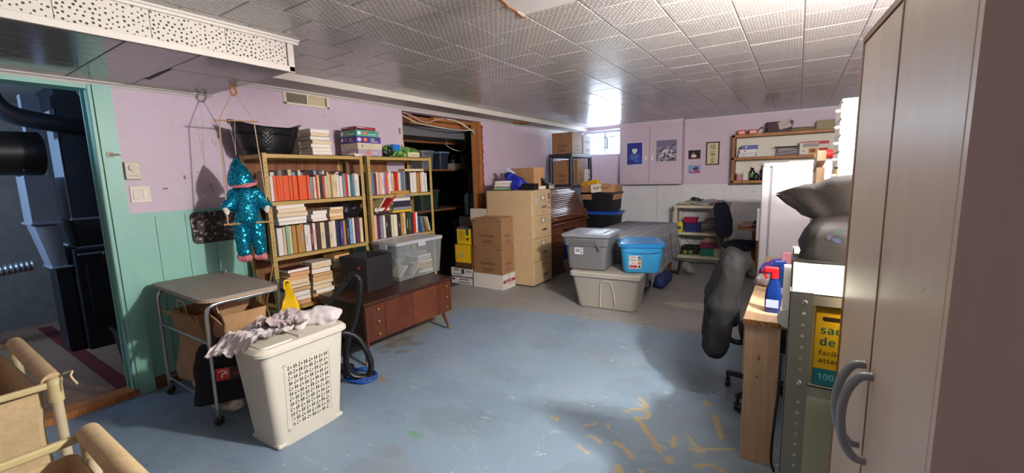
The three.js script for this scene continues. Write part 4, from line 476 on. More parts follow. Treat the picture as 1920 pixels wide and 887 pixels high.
// ---- low walnut dresser, fabric cube, clear bin
{
  const t = thing('dresser', 'low walnut dresser with brass knobs and splayed legs', 'dresser'), x0 = -3.4, x1 = -2.82, z0 = -2.07, z1 = -3.11;
  add(t, 'body', muv(b6(x0, x1 - .004, .19, .5, z0 - .005, z1 + .005)), M.walnutTop); add(t, 'top', muv(rb(x1 - x0 + .03, .03, z0 - z1 + .02, .006, (x0 + x1) / 2 + .008, .517, (z0 + z1) / 2)), M.walnutTop);
  const mats3 = [M.walnut, texMat(woodTex([98, 50, 29], [66, 32, 18], 31, .5, .5), .3), texMat(woodTex([112, 59, 33], [76, 38, 20], 37, .6, .7), .3), M.walnut];
  const zs = [-2.08, -2.28, -2.59, -2.9, -3.1]; for (let i = 0; i < 4; i++) { const g = muv(rb(.014, .3, Math.abs(zs[i + 1] - zs[i]) - .003, .003, x1 + .001, .345, (zs[i] + zs[i + 1]) / 2)); const uv = g.attributes.uv; if (i === 1 || i === 2) for (let k = 0; k < uv.count; k++) { const a = uv.getX(k), b = uv.getY(k), s = i === 1 ? .7 : -.7; uv.setXY(k, a * .7 + b * s, -a * s + b * .7); } const f = add(t, i === 1 || i === 2 ? 'door' : 'drawer_front', g, mats3[i]); if (i === 0 || i === 3) for (const y of [.455, .35, .245]) add(f, 'knob', merge([cyl(.004, .004, .018, 8, x1 + .014, y, (zs[i] + zs[i + 1]) / 2 - .02, 0, 0, Math.PI / 2), sph(.011, x1 + .024, y, (zs[i] + zs[i + 1]) / 2 - .02, .6, 1, 1, 12)]), M.brass); }
  for (const [x, z, dx, dz] of [[x1 - .06, z0 - .06, .04, .05], [x1 - .06, z1 + .08, .045, -.045], [x0 + .06, z0 - .06, -.04, .05], [x0 + .06, z1 + .08, -.04, -.05]]) { const l = add(t, 'leg', bar([x, .195, z], [x + dx * .8, .03, z + dz * .8], .019, 12, .011), M.walnut); add(l, 'ferrule', bar([x + dx * .8, .03, z + dz * .8], [x + dx, 0, z + dz], .012, 12, .009), M.brass); }
  const c = thing('fabric_cube', 'open black fabric storage cube on the dresser', 'storage cube', [-3.22, .534, -2.44], .12); const CW = .32, CH = .3; add(c, 'body', crumple(loft([rrect(CW, CW, .01, 0), rrect(CW + .004, CW, .01, CH / 2), rrect(CW, CW, .01, CH), rrect(CW - .012, CW - .012, .008, CH), rrect(CW - .012, CW - .012, .008, .01)]), .006, 9), texMat(speck([22, 22, 25], 4, 8), 0.8)); add(c, 'handle_hole', merge([rb(.004, .022, .08, .008, CW / 2 + .001, .225, 0)]), mat('#050506', 0.9)); add(c, 'grommet', tube([[CW / 2 + .003, .24, .04], [CW / 2 + .004, .212, .03], [CW / 2 + .004, .212, -.03], [CW / 2 + .003, .24, -.04]], .004, 14, 6), M.black); add(c, 'red_tag', b6(.06, .085, .2, .222, CW / 2, CW / 2 + .004), mat('#c0281e', 0.6));
  const b = thing('clear_bin', 'clear plastic storage bin with cloudy lid, books inside', 'storage bin', [-3.26, .534, -2.99]); const cp = mat('#eef2f4', 0.22, { transmission: 0.9, thickness: 0, opacity: 1 }), R = (f, y, s = 0) => rrect(.32 + .05 * f - s, .56 + .06 * f - s, .03, y, 0, 0, 6); add(b, 'body', loft([R(0, 0), R(.45, .15), R(.5, .16), R(.92, .33), R(1.1, .335), R(1.1, .345), R(.92, .345, .006), R(0, .006, .006)]), cp); add(b, 'lid', loft([R(1.2, .345), R(1.25, .35), R(1.2, .372), R(.9, .375), R(.85, .368), R(.2, .368)]), mat('#c3c7ca', 0.4, { transmission: 0.35, thickness: 0 })); for (const lg of [rb(.012, .05, .1, .004, .19, .33, 0), rb(.1, .05, .012, .004, 0, .33, .32)]) add(b, 'latch', lg, mat('#d9dee2', 0.35, { transmission: 0.5, thickness: 0 }));
  const r = rng(21); for (let i = 0; i < 10; i++) { const stack = i < 7, z = stack ? -3.13 + (r() - .5) * .02 : -2.82 - (i - 7) * .075, y = stack ? .556 + i * .026 : .6; book(stack ? 'book lying ' + ordw(i) + ' from bottom inside the clear bin' : 'book tipped ' + ordw(i - 7) + ' from left inside the clear bin', 'wcktgdwcNkwgc'[i], [.14, stack ? .19 : .15, .024], [-3.23 + (r() - .5) * .03, y, z], stack ? [Math.PI / 2, Math.PI + (r() - .5) * .5, 0] : [-.9 + r() * .1, r() * .1, 0], 'books in the clear bin'); }
}
// ---- vacuum hose and blue cord
{
  const t = thing('vacuum_hose', 'black vacuum hose looping down beside the dresser', 'vacuum hose'); const ribs = new THREE.MeshStandardMaterial({ color: '#131316', roughness: 0.35 });
  const hp = [[-2.7, .79, -1.88], [-2.67, .82, -1.9], [-2.642, .78, -1.925], [-2.644, .677, -1.922], [-2.669, .5, -1.887], [-2.702, .344, -1.841], [-2.72, .184, -1.816], [-2.706, .07, -1.835], [-2.675, .03, -1.886], [-2.638, .035, -1.937], [-2.62, .11, -1.956], [-2.633, .22, -1.938], [-2.672, .348, -1.884], [-2.718, .4, -1.8], [-2.79, .36, -1.74], [-2.85, .2, -1.75], [-2.86, .06, -1.82]];
  const c = new THREE.CatmullRomCurve3(hp.map(V)), g = new THREE.TubeGeometry(c, 420, .021, 12); const p = g.attributes.position; for (let i = 0; i <= 420; i++) { const q = c.getPointAt(i / 420), s = 1 + (i % 3 === 0 ? .1 : 0); for (let k = 0; k <= 12; k++) { const j = i * 13 + k; p.setXYZ(j, q.x + (p.getX(j) - q.x) * s, q.y + (p.getY(j) - q.y) * s, q.z + (p.getZ(j) - q.z) * s); } } g.computeVertexNormals(); add(t, 'hose', g, ribs); add(t, 'wand', merge([bar([-2.72, .785, -1.9], [-2.82, .61, -1.77], .019, 12), bar([-2.69, .805, -1.885], [-2.74, .76, -1.92], .024, 12)]), M.black); add(t, 'wand_tip', bar([-2.82, .61, -1.77], [-2.875, .49, -1.69], .015, 12), M.chrome); add(t, 'power_nozzle', rb(.16, .07, .24, .03, -2.86, .04, -1.84, 0, .5, 0), M.darkgrey);
  const r = rng(9), pts = []; for (let i = 0; i < 46; i++) { const a = i * .62, q = .07 + .05 * r(); pts.push([-2.72 + Math.cos(a) * q * 1.3, .008 + .02 * r(), -1.93 + Math.sin(a) * q]); } solid('extension_cord', 'coiled bright blue cord on the floor by the vacuum hose', 'cord', tube(pts, .0045, 240, 6), mat('#1a57b8', 0.4));
}
// ================================================================ furnace room seen through the door
{
  const shadedMetal = mat('#24272d', 0.5, { metalness: 0.4 }), galv = mat('#a4acb8', 0.42, { metalness: 0.45 }), bk = mat('#16161a', 0.5);  // dark and pale tones of one sheet metal stand for shade and daylight
  const f = thing('furnace', 'dark steel furnace cabinet standing on the furnace room floor', 'furnace'); add(f, 'cabinet', rb(.8, .95, .75, .01, -5.83, .475, -1.36), bk); add(f, 'front_panel', rb(.012, .5, .62, .004, -5.425, .55, -1.36), mat('#1c1c22', 0.4)); add(f, 'seam', rb(.014, .012, .7, .003, -5.424, .9, -1.36), galv); add(f, 'indicator', merge([sph(.006, -5.418, .886, -1.18, 1, 1, 1, 8), sph(.006, -5.418, .884, -1.255, 1, 1, 1, 8)]), mat('#f0f0f0', 0.3)); add(f, 'name_plate', rb(.004, .05, .34, .002, -5.417, .83, -1.32), mat('#5a1720', 0.4));
  const p = thing('supply_duct', 'tall grey sheet metal duct rising from the furnace', 'duct'); add(p, 'plenum', loft([rrect(.6, .62, .004, .95, -5.82, -1.36, 2), rrect(.62, .66, .004, 1.2, -5.81, -1.36, 2), rrect(.62, .66, .004, 1.23, -5.81, -1.36, 2), rrect(.62, .64, .004, 2.41, -5.81, -1.36, 2)]), shadedMetal); add(p, 'collar', merge([rb(.65, .02, .69, .004, -5.81, 1.22, -1.36), rb(.64, .02, .66, .004, -5.82, .955, -1.36)]), galv); add(p, 'lit_side_sheet', b6(-5.85, -5.5, 1.23, 2.2, -1.03, -1.024), galv);  // pale sheet puts the daylit face of the duct into the colour
  const q = thing('return_duct', 'narrow galvanised return duct left of the furnace', 'duct'); add(q, 'upper_run', b6(-5.85, -5.5, 1.2, 1.62, -.78, -.95), galv); add(q, 'middle_run', loft([rrect(.3, .1, .004, .8, -5.64, -.9, 2), rrect(.34, .15, .004, 1.18, -5.66, -.86, 2)]), galv); add(q, 'lower_run', b6(-5.78, -5.5, .02, .8, -.87, -.97), shadedMetal); add(q, 'flange', rb(.4, .02, .2, .003, -5.675, 1.2, -.865), galv); add(q, 'flange', rb(.34, .015, .14, .003, -5.64, .8, -.91), galv);
  const r = thing('trunk_duct', 'wide dark duct crossing near the furnace room ceiling', 'duct'); add(r, 'drum', loft([0, 1, 2, 3, 4, 5, 6].map((i) => { const a = []; for (let k = 0; k < 24; k++) { const t = k / 24 * 6.283; a.push([-5.05 + .26 * Math.cos(t), 1.78 + .16 * Math.sin(t) * (1 + .06 * Math.cos(i)), -.82 + i * .3]); } return a; })), bk); add(r, 'upper_pipe', tube([[-5.1, 2.4, -.62], [-5.1, 2.2, -.62], [-5.1, 2.08, -.72], [-5.1, 2.03, -.95], [-5.3, 2.03, -1.15]], .07, 24, 12), mat('#4a4e56', 0.45, { metalness: 0.5 })); add(r, 'light_sheet', b6(-5.62, -5.5, 1.95, 2.3, -.84, -.95), galv); add(r, 'bottom_strap', tube([[-5.3, 1.66, -.7], [-5.1, 1.61, -.7], [-4.85, 1.66, -.7]], .008, 12, 6), galv);
  const c = new THREE.CatmullRomCurve3([[-6.2, .78, .5], [-6.1, .75, 0], [-6.0, .76, -.4], [-5.95, .8, -.8]].map(V)), g = new THREE.TubeGeometry(c, 160, .05, 14), pp = g.attributes.position; for (let i = 0; i <= 160; i++) { const o = c.getPointAt(i / 160), s = i % 4 < 2 ? 1 : .86; for (let k = 0; k <= 14; k++) { const j = i * 15 + k; pp.setXYZ(j, o.x + (pp.getX(j) - o.x) * s, o.y + (pp.getY(j) - o.y) * s, o.z + (pp.getZ(j) - o.z) * s); } } g.computeVertexNormals(); solid('flexible_duct', 'ribbed silver flexible duct low in the furnace room', 'duct', g, mat('#8d8d90', 0.4, { metalness: 0.6 }));
  solid('electric_cable', 'thin grey cable hanging from the furnace room ceiling', 'cable', tube([[-5.2, 2.4, -1.1], [-5.0, 2.15, -1.16], [-4.8, 1.95, -1.25], [-4.6, 1.85, -1.3]], .007, 24, 6), mat('#77747a', 0.5));
  const b = thing('waste_bin', 'black waste bin just inside the furnace room door', 'bin', [-4.55, 0, -1.12]); add(b, 'body', loft([rrect(.22, .2, .04, 0), rrect(.29, .27, .05, .34), rrect(.31, .29, .05, .345), rrect(.31, .29, .05, .37), rrect(.27, .25, .05, .37), rrect(.2, .18, .04, .02)]), M.black);
}
// ================================================================ store room behind the rough opening
{
  const t = thing('storage_shelving', 'rough wooden shelving at the back of the dark store room', 'shelving'); for (const y of [1.63, .98]) add(t, 'shelf_board', muv(rb(.5, .03, 1.9, .004, -5.15, y, -5.55)), M.plank); for (const [x, z] of [[-4.92, -4.62], [-4.92, -6.5], [-5.38, -4.62], [-5.38, -6.5]]) add(t, 'upright', muv(b6(x - .02, x + .02, 0, 1.66, z - .04, z + .04)), M.plank); add(t, 'top_cleat', muv(rb(.04, .05, 1.9, .004, -4.93, 2.08, -5.4)), M.stud);
  solid('ceiling_duct', 'dark grey boxed duct under the store room ceiling', 'duct', merge([b6(-5.3, -4.35, 2.08, 2.2, -3.7, -7), b6(-5.3, -4.35, 2.2, 2.3, -3.7, -7)]), mat('#6d6f74', 0.35));
  solid('electric_cable', 'white cable dangling under the store room duct', 'cable', tube([[-4.7, 2.08, -5.25], [-4.75, 2.02, -5.3], [-4.7, 1.95, -5.42], [-4.62, 1.94, -5.55], [-4.6, 2.08, -5.6]], .007, 24, 6), mat('#c9c5bd', 0.6));
  const tt = (label, x, z, w, d, h, y, c, lc) => { const o = thing('storage_tote', label, 'tote', [x, y, z]); add(o, 'body', loft([rrect(w * .88, d * .88, .03, 0), rrect(w, d, .04, h * .92), rrect(w + .02, d + .02, .04, h * .93), rrect(w + .02, d + .02, .04, h)]), mat(c, 0.5)); add(o, 'lid', loft([rrect(w + .03, d + .03, .04, h), rrect(w + .03, d + .03, .04, h + .02), rrect(w - .04, d - .04, .03, h + .03)]), mat(lc, 0.5)); return o; };
  tt('grey storage tote on the store room top shelf', -5.05, -5.02, .32, .26, .27, 1.645, '#77787c', '#8a8b90'); tt('dark tote with pale blue lid beside the grey one on the store room shelf', -5.05, -5.4, .32, .22, .26, 1.645, '#2b3346', '#6f9cc4'); tt('dark green tote on the store room lower shelf', -5.05, -5.0, .36, .42, .3, .995, '#2f4036', '#33463a'); tt('grey bin low in the store room behind the water jug', -4.75, -5.75, .4, .36, .5, .25, '#5a5a5c', '#6a6a6c');
  solid('cloth_bundle', 'black bundle of cloth on the store room shelf', 'cloth', blob([[[0, .05, .05], [0, .07, -.1], .06, .05], [[.02, .1, 0], [.04, .13, -.08], .045, .03]], .015, .04, (x, y, z) => .02 * noise(x * 18, y * 18, z * 18)), M.black, [-4.98, 1.72, -5.74]);
  const bb = thing('carton', 'pale carton with purple print at the end of the store room shelf', 'box', [-5.02, 1.645, -5.98]); add(bb, 'box', rb(.24, .24, .24, .004, 0, .12, 0), mat('#b9a3a0', 0.8)); add(bb, 'print', b6(.121, .1225, .04, .2, -.08, .06), mat('#6b4f7c', 0.7));
  solid('carton', 'small pale box below the black cloth bundle', 'box', rb(.2, .1, .2, .004, -5.0, 1.695, -5.73), mat('#a79c96', 0.8));
  solid('hanging_coat', 'dark maroon rounded bundle hanging by the bare stud', 'bundle', blob([[[0, 0, 0], [0, .3, 0], .15, .13]], .02, .05, (x, y, z) => .012 * noise(x * 12, y * 12, z * 12)), mat('#2e1619', 0.9), [-4.42, 1.72, -5.62]);
  solid('metal_locker', 'grey metal box standing behind the bare stud', 'box', rb(.3, .5, .3, .01, -4.52, 1.33, -5.85), mat('#64666a', 0.5));
  const j = thing('water_jug', 'large clear blue water bottle behind the bare stud', 'water bottle', [-4.33, .88, -5.38]); add(j, 'bottle', lathe([[0, 0], [.12, 0], [.135, .02], [.135, .07], [.128, .085], [.135, .1], [.135, .18], [.128, .195], [.135, .21], [.135, .3], [.12, .35], [.06, .4], [.03, .42], [.03, .45], [0, .45]], 28), mat('#9fb6cc', 0.08, { transmission: 0.85, thickness: 0 })); add(j, 'bottle_label', merge([b6(.134, .138, .16, .3, -.04, .05)]), mat('#8fa3c4', 0.5));
  const k = thing('water_stand', 'white box stand under the water bottle', 'stand', [-4.33, 0, -5.38]); add(k, 'box', rb(.32, .88, .32, .01, 0, .44, 0), mat('#b5b0a6', 0.6)); add(k, 'door_panel', rb(.01, .6, .26, .004, .161, .36, 0), mat('#a9a59b', 0.6));
}
// ================================================================ cartons by the opening
const cheerDraw = (dark) => (g, w, h) => {
  g.fillStyle = dark; g.fillRect(0, 0, w, h); const r = rng(4); for (let i = 0; i < 900; i++) { g.fillStyle = r() < .5 ? 'rgba(255,220,180,.05)' : 'rgba(60,30,10,.05)'; g.fillRect(r() * w, r() * h, 2 + r() * 18, 1); }
  g.fillStyle = '#3a2212'; g.textAlign = 'center'; g.font = 'bold 22px sans-serif'; g.fillText('15.0', w * .09, h * .13); g.fillRect(w * .03, h * .07, w * .09, 6); g.font = 'bold 15px sans-serif'; g.fillText('CASE', w * .88, h * .08); g.fillText('PACKED', w * .88, h * .13); g.font = '13px sans-serif'; g.fillText('HANDLE WITH CARE', w * .45, h * .14); g.font = '16px sans-serif'; g.fillText('Multi-Grain', w * .5, h * .47); g.fillText('Multi-Grain', w * .5, h * .55); g.font = 'bold 50px serif'; g.save(); g.translate(w * .5, h * .68); g.scale(1, 1.1); g.fillText('Cheerios', 0, 0); g.restore(); g.lineWidth = 3; g.strokeStyle = '#3a2212'; g.strokeRect(w * .3, h * .78, w * .4, h * .13); for (let i = 0; i < 4; i++) g.fillRect(w * .33, h * (.8 + i * .026), w * .34, 3);
};
const cheerMats = [printMat(420, 340, cheerDraw('#8c6848')), printMat(420, 340, cheerDraw('#957152'))];
function cheerBox(label, x, y, z, w, h, d, turn = 0) {
  const b = thing('cereal_carton', label, 'cardboard box', [x, y, z], turn, 'cereal cartons'); add(b, 'carton', rb(w, h - .002, d, .003, 0, h / 2, 0), M.card); sheet(b, 'printed_side', w - .004, h - .006, cheerMats[0], [0, h / 2, d / 2 + .0008]); sheet(b, 'printed_side', d - .004, h - .006, cheerMats[1], [w / 2 + .0008, h / 2, 0], [0, Math.PI / 2, 0]); return b;
}
{
  const b = thing('white_carton', 'low white carton under the cereal cartons', 'cardboard box', [-3.42, 0, -4.662]); add(b, 'carton', rb(.5, .2, .295, .003, 0, .1, 0), mat('#d3cfc8', 0.75)); sheet(b, 'printed_side', .28, .18, printMat(300, 200, (g, w, h) => { g.fillStyle = '#d8d4ce'; g.fillRect(0, 0, w, h); g.fillStyle = '#8a1f2a'; g.fillRect(0, 70, w, 46); g.fillStyle = '#f0e8e4'; g.font = 'bold 30px serif'; g.fillText('Mary & Bob', 50, 104); g.fillStyle = '#4a4a4a'; g.fillRect(140, 0, 12, 66); g.lineWidth = 3; g.strokeStyle = '#555'; g.strokeRect(20, 132, 90, 50); g.fillRect(140, 140, 60, 6); g.fillRect(140, 156, 90, 6); g.fillRect(250, 135, 26, 20); }), [.251, .1, 0], [0, Math.PI / 2, 0]);
  cheerBox('brown cereal carton in the lower place beside the filing cabinet', -3.42, .2, -4.665, .475, .378, .29); const c2 = cheerBox('open brown cereal carton on the upper place beside the filing cabinet', -3.42, .579, -4.665, .47, .372, .288, .015); add(c2, 'flap', merge([bx(.47, .004, .09, 0, .375, -.1, .15, 0, 0), bx(.09, .004, .28, .19, .374, 0, 0, 0, -.12)]), M.card2);
  const paperPrint = printMat(400, 110, (g, w, h) => { g.fillStyle = '#d6d3cd'; g.fillRect(0, 0, w, h); g.fillStyle = '#2b2f42'; g.fillRect(40, 20, 110, 14); g.fillRect(190, 8, 52, 70); g.fillStyle = '#8a8a90'; g.fillRect(270, 26, 100, 24); g.fillStyle = '#3f4668'; g.fillRect(20, 84, 170, 10); }), print2 = printMat(400, 110, (g, w, h) => { g.fillStyle = '#d6d3cd'; g.fillRect(0, 0, w, h); g.fillStyle = '#3a3f5c'; g.fillRect(0, 0, w, 16); g.fillStyle = '#333'; g.fillRect(24, 30, 40, 34); for (let i = 0; i < 4; i++) { g.beginPath(); g.arc(170 + i * 44, 44, 14, 0, 7); g.fill(); } g.fillStyle = '#77777c'; g.fillRect(120, 78, 220, 18); });
  [['lower', 0, print2], ['upper', .115, paperPrint]].forEach(([n, y, m]) => { const p = thing('paper_carton', n + ' white copy paper carton left of the cereal cartons', 'cardboard box', [-3.895, y, -4.68], 0, 'copy paper cartons'); add(p, 'carton', rb(.4, .112, .28, .004, 0, .056, 0), mat('#cfccc6', 0.75)); sheet(p, 'printed_side', .396, .108, m, [0, .056, .141]); });
  const yl = (label, x, y, z, w, h, d, draw) => { const o = thing('yellow_carton', label, 'cardboard box', [x, y, z], .03, 'yellow cartons'); add(o, 'carton', loft([rrect(w, d, .003, 0), rrect(w, d, .003, h), rrect(w - .008, d - .008, .003, h), rrect(w - .008, d - .008, .003, .01)]), mat('#6a4a26', 0.8)); sheet(o, 'printed_side', w - .002, h - .002, printMat(300, 300, draw), [0, h / 2, d / 2 + .001]); sheet(o, 'printed_side', d - .002, h - .002, mat('#a8861c', 0.7), [w / 2 + .001, h / 2, 0], [0, Math.PI / 2, 0]); return o; };
  yl('brown carton with yellow printed panel standing on the copy paper', -3.85, .23, -4.66, .3, .34, .26, (g, w, h) => { g.fillStyle = '#4a3420'; g.fillRect(0, 0, w, h); g.fillStyle = '#d9ae14'; g.fillRect(8, 0, w - 24, 225); g.fillStyle = '#8a6a10'; g.font = 'bold 34px sans-serif'; g.save(); g.translate(46, 190); g.rotate(-Math.PI / 2); g.fillText('VAL', 0, 0); g.restore(); g.fillStyle = '#bba86a'; g.beginPath(); g.arc(120, 130, 40, 0, 7); g.fill(); g.fillStyle = '#6a5230'; g.fillRect(30, 244, 80, 10); g.fillRect(150, 250, 90, 10); });
  const y2 = yl('smaller yellow carton with blue rim on top of the brown one', -3.84, .572, -4.66, .25, .235, .22, (g, w, h) => { g.fillStyle = '#d6b018'; g.fillRect(0, 0, w, h); g.fillStyle = '#1f3a8a'; g.fillRect(0, 0, w, 24); g.fillStyle = '#6a6416'; for (let i = 0; i < 7; i++) g.fillRect(30, 60 + i * 26, 100 + (i * 37) % 70, 9); g.fillStyle = '#2c2c1c'; g.fillRect(200, 180, 46, 46); }); add(y2, 'green_strap', rb(.04, .12, .005, .002, .06, .19, .113), mat('#1d4a30', 0.7));
  solid('cardboard_piece', 'loose brown carton piece tucked behind the yellow carton', 'cardboard', rb(.03, .2, .12, .003, -3.72, .84, -4.7, 0, .3, 0), M.card); solid('white_box_lid', 'pale box lid standing behind the yellow cartons', 'box', rb(.3, .26, .06, .008, -3.79, .92, -4.86), mat('#c5beb0', 0.7));
}
// ================================================================ filing cabinet
{
  const t = thing('filing_cabinet', 'tall beige four-drawer steel filing cabinet', 'filing cabinet'), be = texMat(speck([192, 167, 129], 5, 12), 0.42), x1 = -2.88, z0 = -4.82, z1 = -5.33, H = 1.306;
  add(t, 'body', muv(rb(.74, H - .02, z0 - z1, .006, x1 - .376, .02 + (H - .02) / 2, (z0 + z1) / 2)), be); add(t, 'plinth', b6(-3.58, x1 - .02, 0, .03, z0 - .02, z1 + .02), mat('#4b4034', 0.7));
  const ys = [.035, .345, .655, .96, 1.27]; for (let i = 0; i < 4; i++) {
    const y0 = ys[i], y1 = ys[i + 1], ym = (y0 + y1) / 2, d = add(t, 'drawer', muv(rb(.02, y1 - y0 - .008, .47, .004, x1 + .002, ym, (z0 + z1) / 2)), be), zc = (z0 + z1) / 2, xx = x1 + .014;
    add(d, 'label_holder', merge([b6(xx, xx + .006, ym + .05, ym + .056, zc - .05, zc + .05), b6(xx, xx + .006, ym + .11, ym + .116, zc - .05, zc + .05), b6(xx, xx + .006, ym + .05, ym + .116, zc - .05, zc - .044), b6(xx, xx + .006, ym + .05, ym + .116, zc + .044, zc + .05)]), mat('#7d7768', 0.4, { metalness: 0.5 })); if (i) add(d, 'label_card', b6(xx - .002, xx + .001, ym + .056, ym + .11, zc - .044, zc + .044), mat('#cfc8ba', 0.7));
    add(d, 'handle', merge([rb(.03, .012, .1, .005, xx + .014, ym - .045, zc), rb(.008, .03, .1, .003, xx + .026, ym - .036, zc)]), M.chrome); add(d, 'lock', cyl(.008, .008, .012, 12, xx, ym - .105, zc - .02, 0, 0, Math.PI / 2), M.steel);
  }
  add(t, 'sticker', b6(x1 + .012, x1 + .0135, 1.12, 1.2, -4.88, -4.94), mat('#b9bccb', 0.5)); add(t, 'sticker', merge([b6(x1 + .012, x1 + .0135, 1.17, 1.25, -5.23, -5.28)]), mat('#7a3a2a', 0.5)); add(t, 'sticker', merge([b6(x1 + .012, x1 + .0135, 1.04, 1.14, -5.22, -5.28)]), mat('#a8633a', 0.5)); add(t, 'sticker_face', b6(x1 + .0135, x1 + .0145, 1.06, 1.12, -5.235, -5.265), mat('#d8ccb6', 0.5));
  // on top
  const y = H + .002; const bx1 = thing('carton', 'plain brown cardboard box on the filing cabinet', 'cardboard box', [-3.2, y, -5.24], -.25); add(bx1, 'carton', rb(.46, .3, .2, .004, 0, .15, 0), M.card2); add(bx1, 'tape', b6(-.02, .04, 0, .301, .1, .1015), mat('#b48c5e', 0.3)); add(bx1, 'tape', b6(.2305, .232, .0, .28, -.03, .03), mat('#b48c5e', 0.3));
  ['green magazine lowest', 'grey folder second', 'white magazine third', 'cream booklet fourth', 'white booklet topmost'].forEach((n, i) => solid('magazine', n + ' in the pile on the filing cabinet', 'magazine', crumple(muv(new THREE.BoxGeometry(.22, .022, .26, 10, 1, 6)), .008, 8, i), [mat('#7fae86', .6), mat('#8a8782', .6), mat('#d2cdc4', .6), mat('#c4bba6', .6), mat('#d8d4cc', .6)][i], [-3.44 + .006 * i, y + .016 + i * .025, -5.02 + .004 * i], [0, .1 + .05 * i, 0], 'magazines on the filing cabinet'));
  solid('black_folder', 'thin black folder overhanging the filing cabinet back edge', 'folder', rb(.34, .01, .24, .003, -3.46, y + .006, -4.95, 0, .2, 0), mat('#33342f', 0.5));
  const bbag = thing('blue_bag', 'royal blue fabric bag draped over papers on the filing cabinet', 'bag', [-3.2, y, -5.06]); add(bbag, 'bag', blob([[[-.24, .21, .0], [-.14, .2, .02], .03, .045], [[-.14, .19, .02], [.0, .11, .03], .05, .055], [[.0, .11, .03], [.16, .04, .05], .055, .03], [[-.18, .14, .03], [.02, .05, .08], .045, .03], [[-.2, .18, .03], [-.06, .03, .06], .03, .04]], .012, .035, (x, yy, z) => .018 * noise(x * 20, yy * 14, z * 20)), mat('#16279a', 0.6)); add(bbag, 'cuff', bx(.13, .02, .07, -.14, .265, .03, 0, .2, -.55), mat('#c9cbe0', 0.7));
  solid('file_holder', 'black open magazine file on the filing cabinet front edge', 'file holder', merge([rb(.2, .085, .006, .002, -3.02, y + .043, -4.96), rb(.2, .085, .006, .002, -3.02, y + .043, -5.06), rb(.006, .085, .1, .002, -2.92, y + .043, -5.01), rb(.2, .006, .1, .002, -3.02, y + .004, -5.01)]), M.black); solid('file_holder', 'tall slanted black file holder at the filing cabinet corner', 'file holder', xf(extrude([[0, 0], [.16, 0], [.16, .08], [.05, .19], [0, .19]], .08, .002), -3.05, y, -5.3), M.black);
  solid('white_book', 'white hardback lying beside the black file on the cabinet', 'book', rb(.14, .045, .13, .004, -2.96, y + .023, -5.15), M.paper);
}
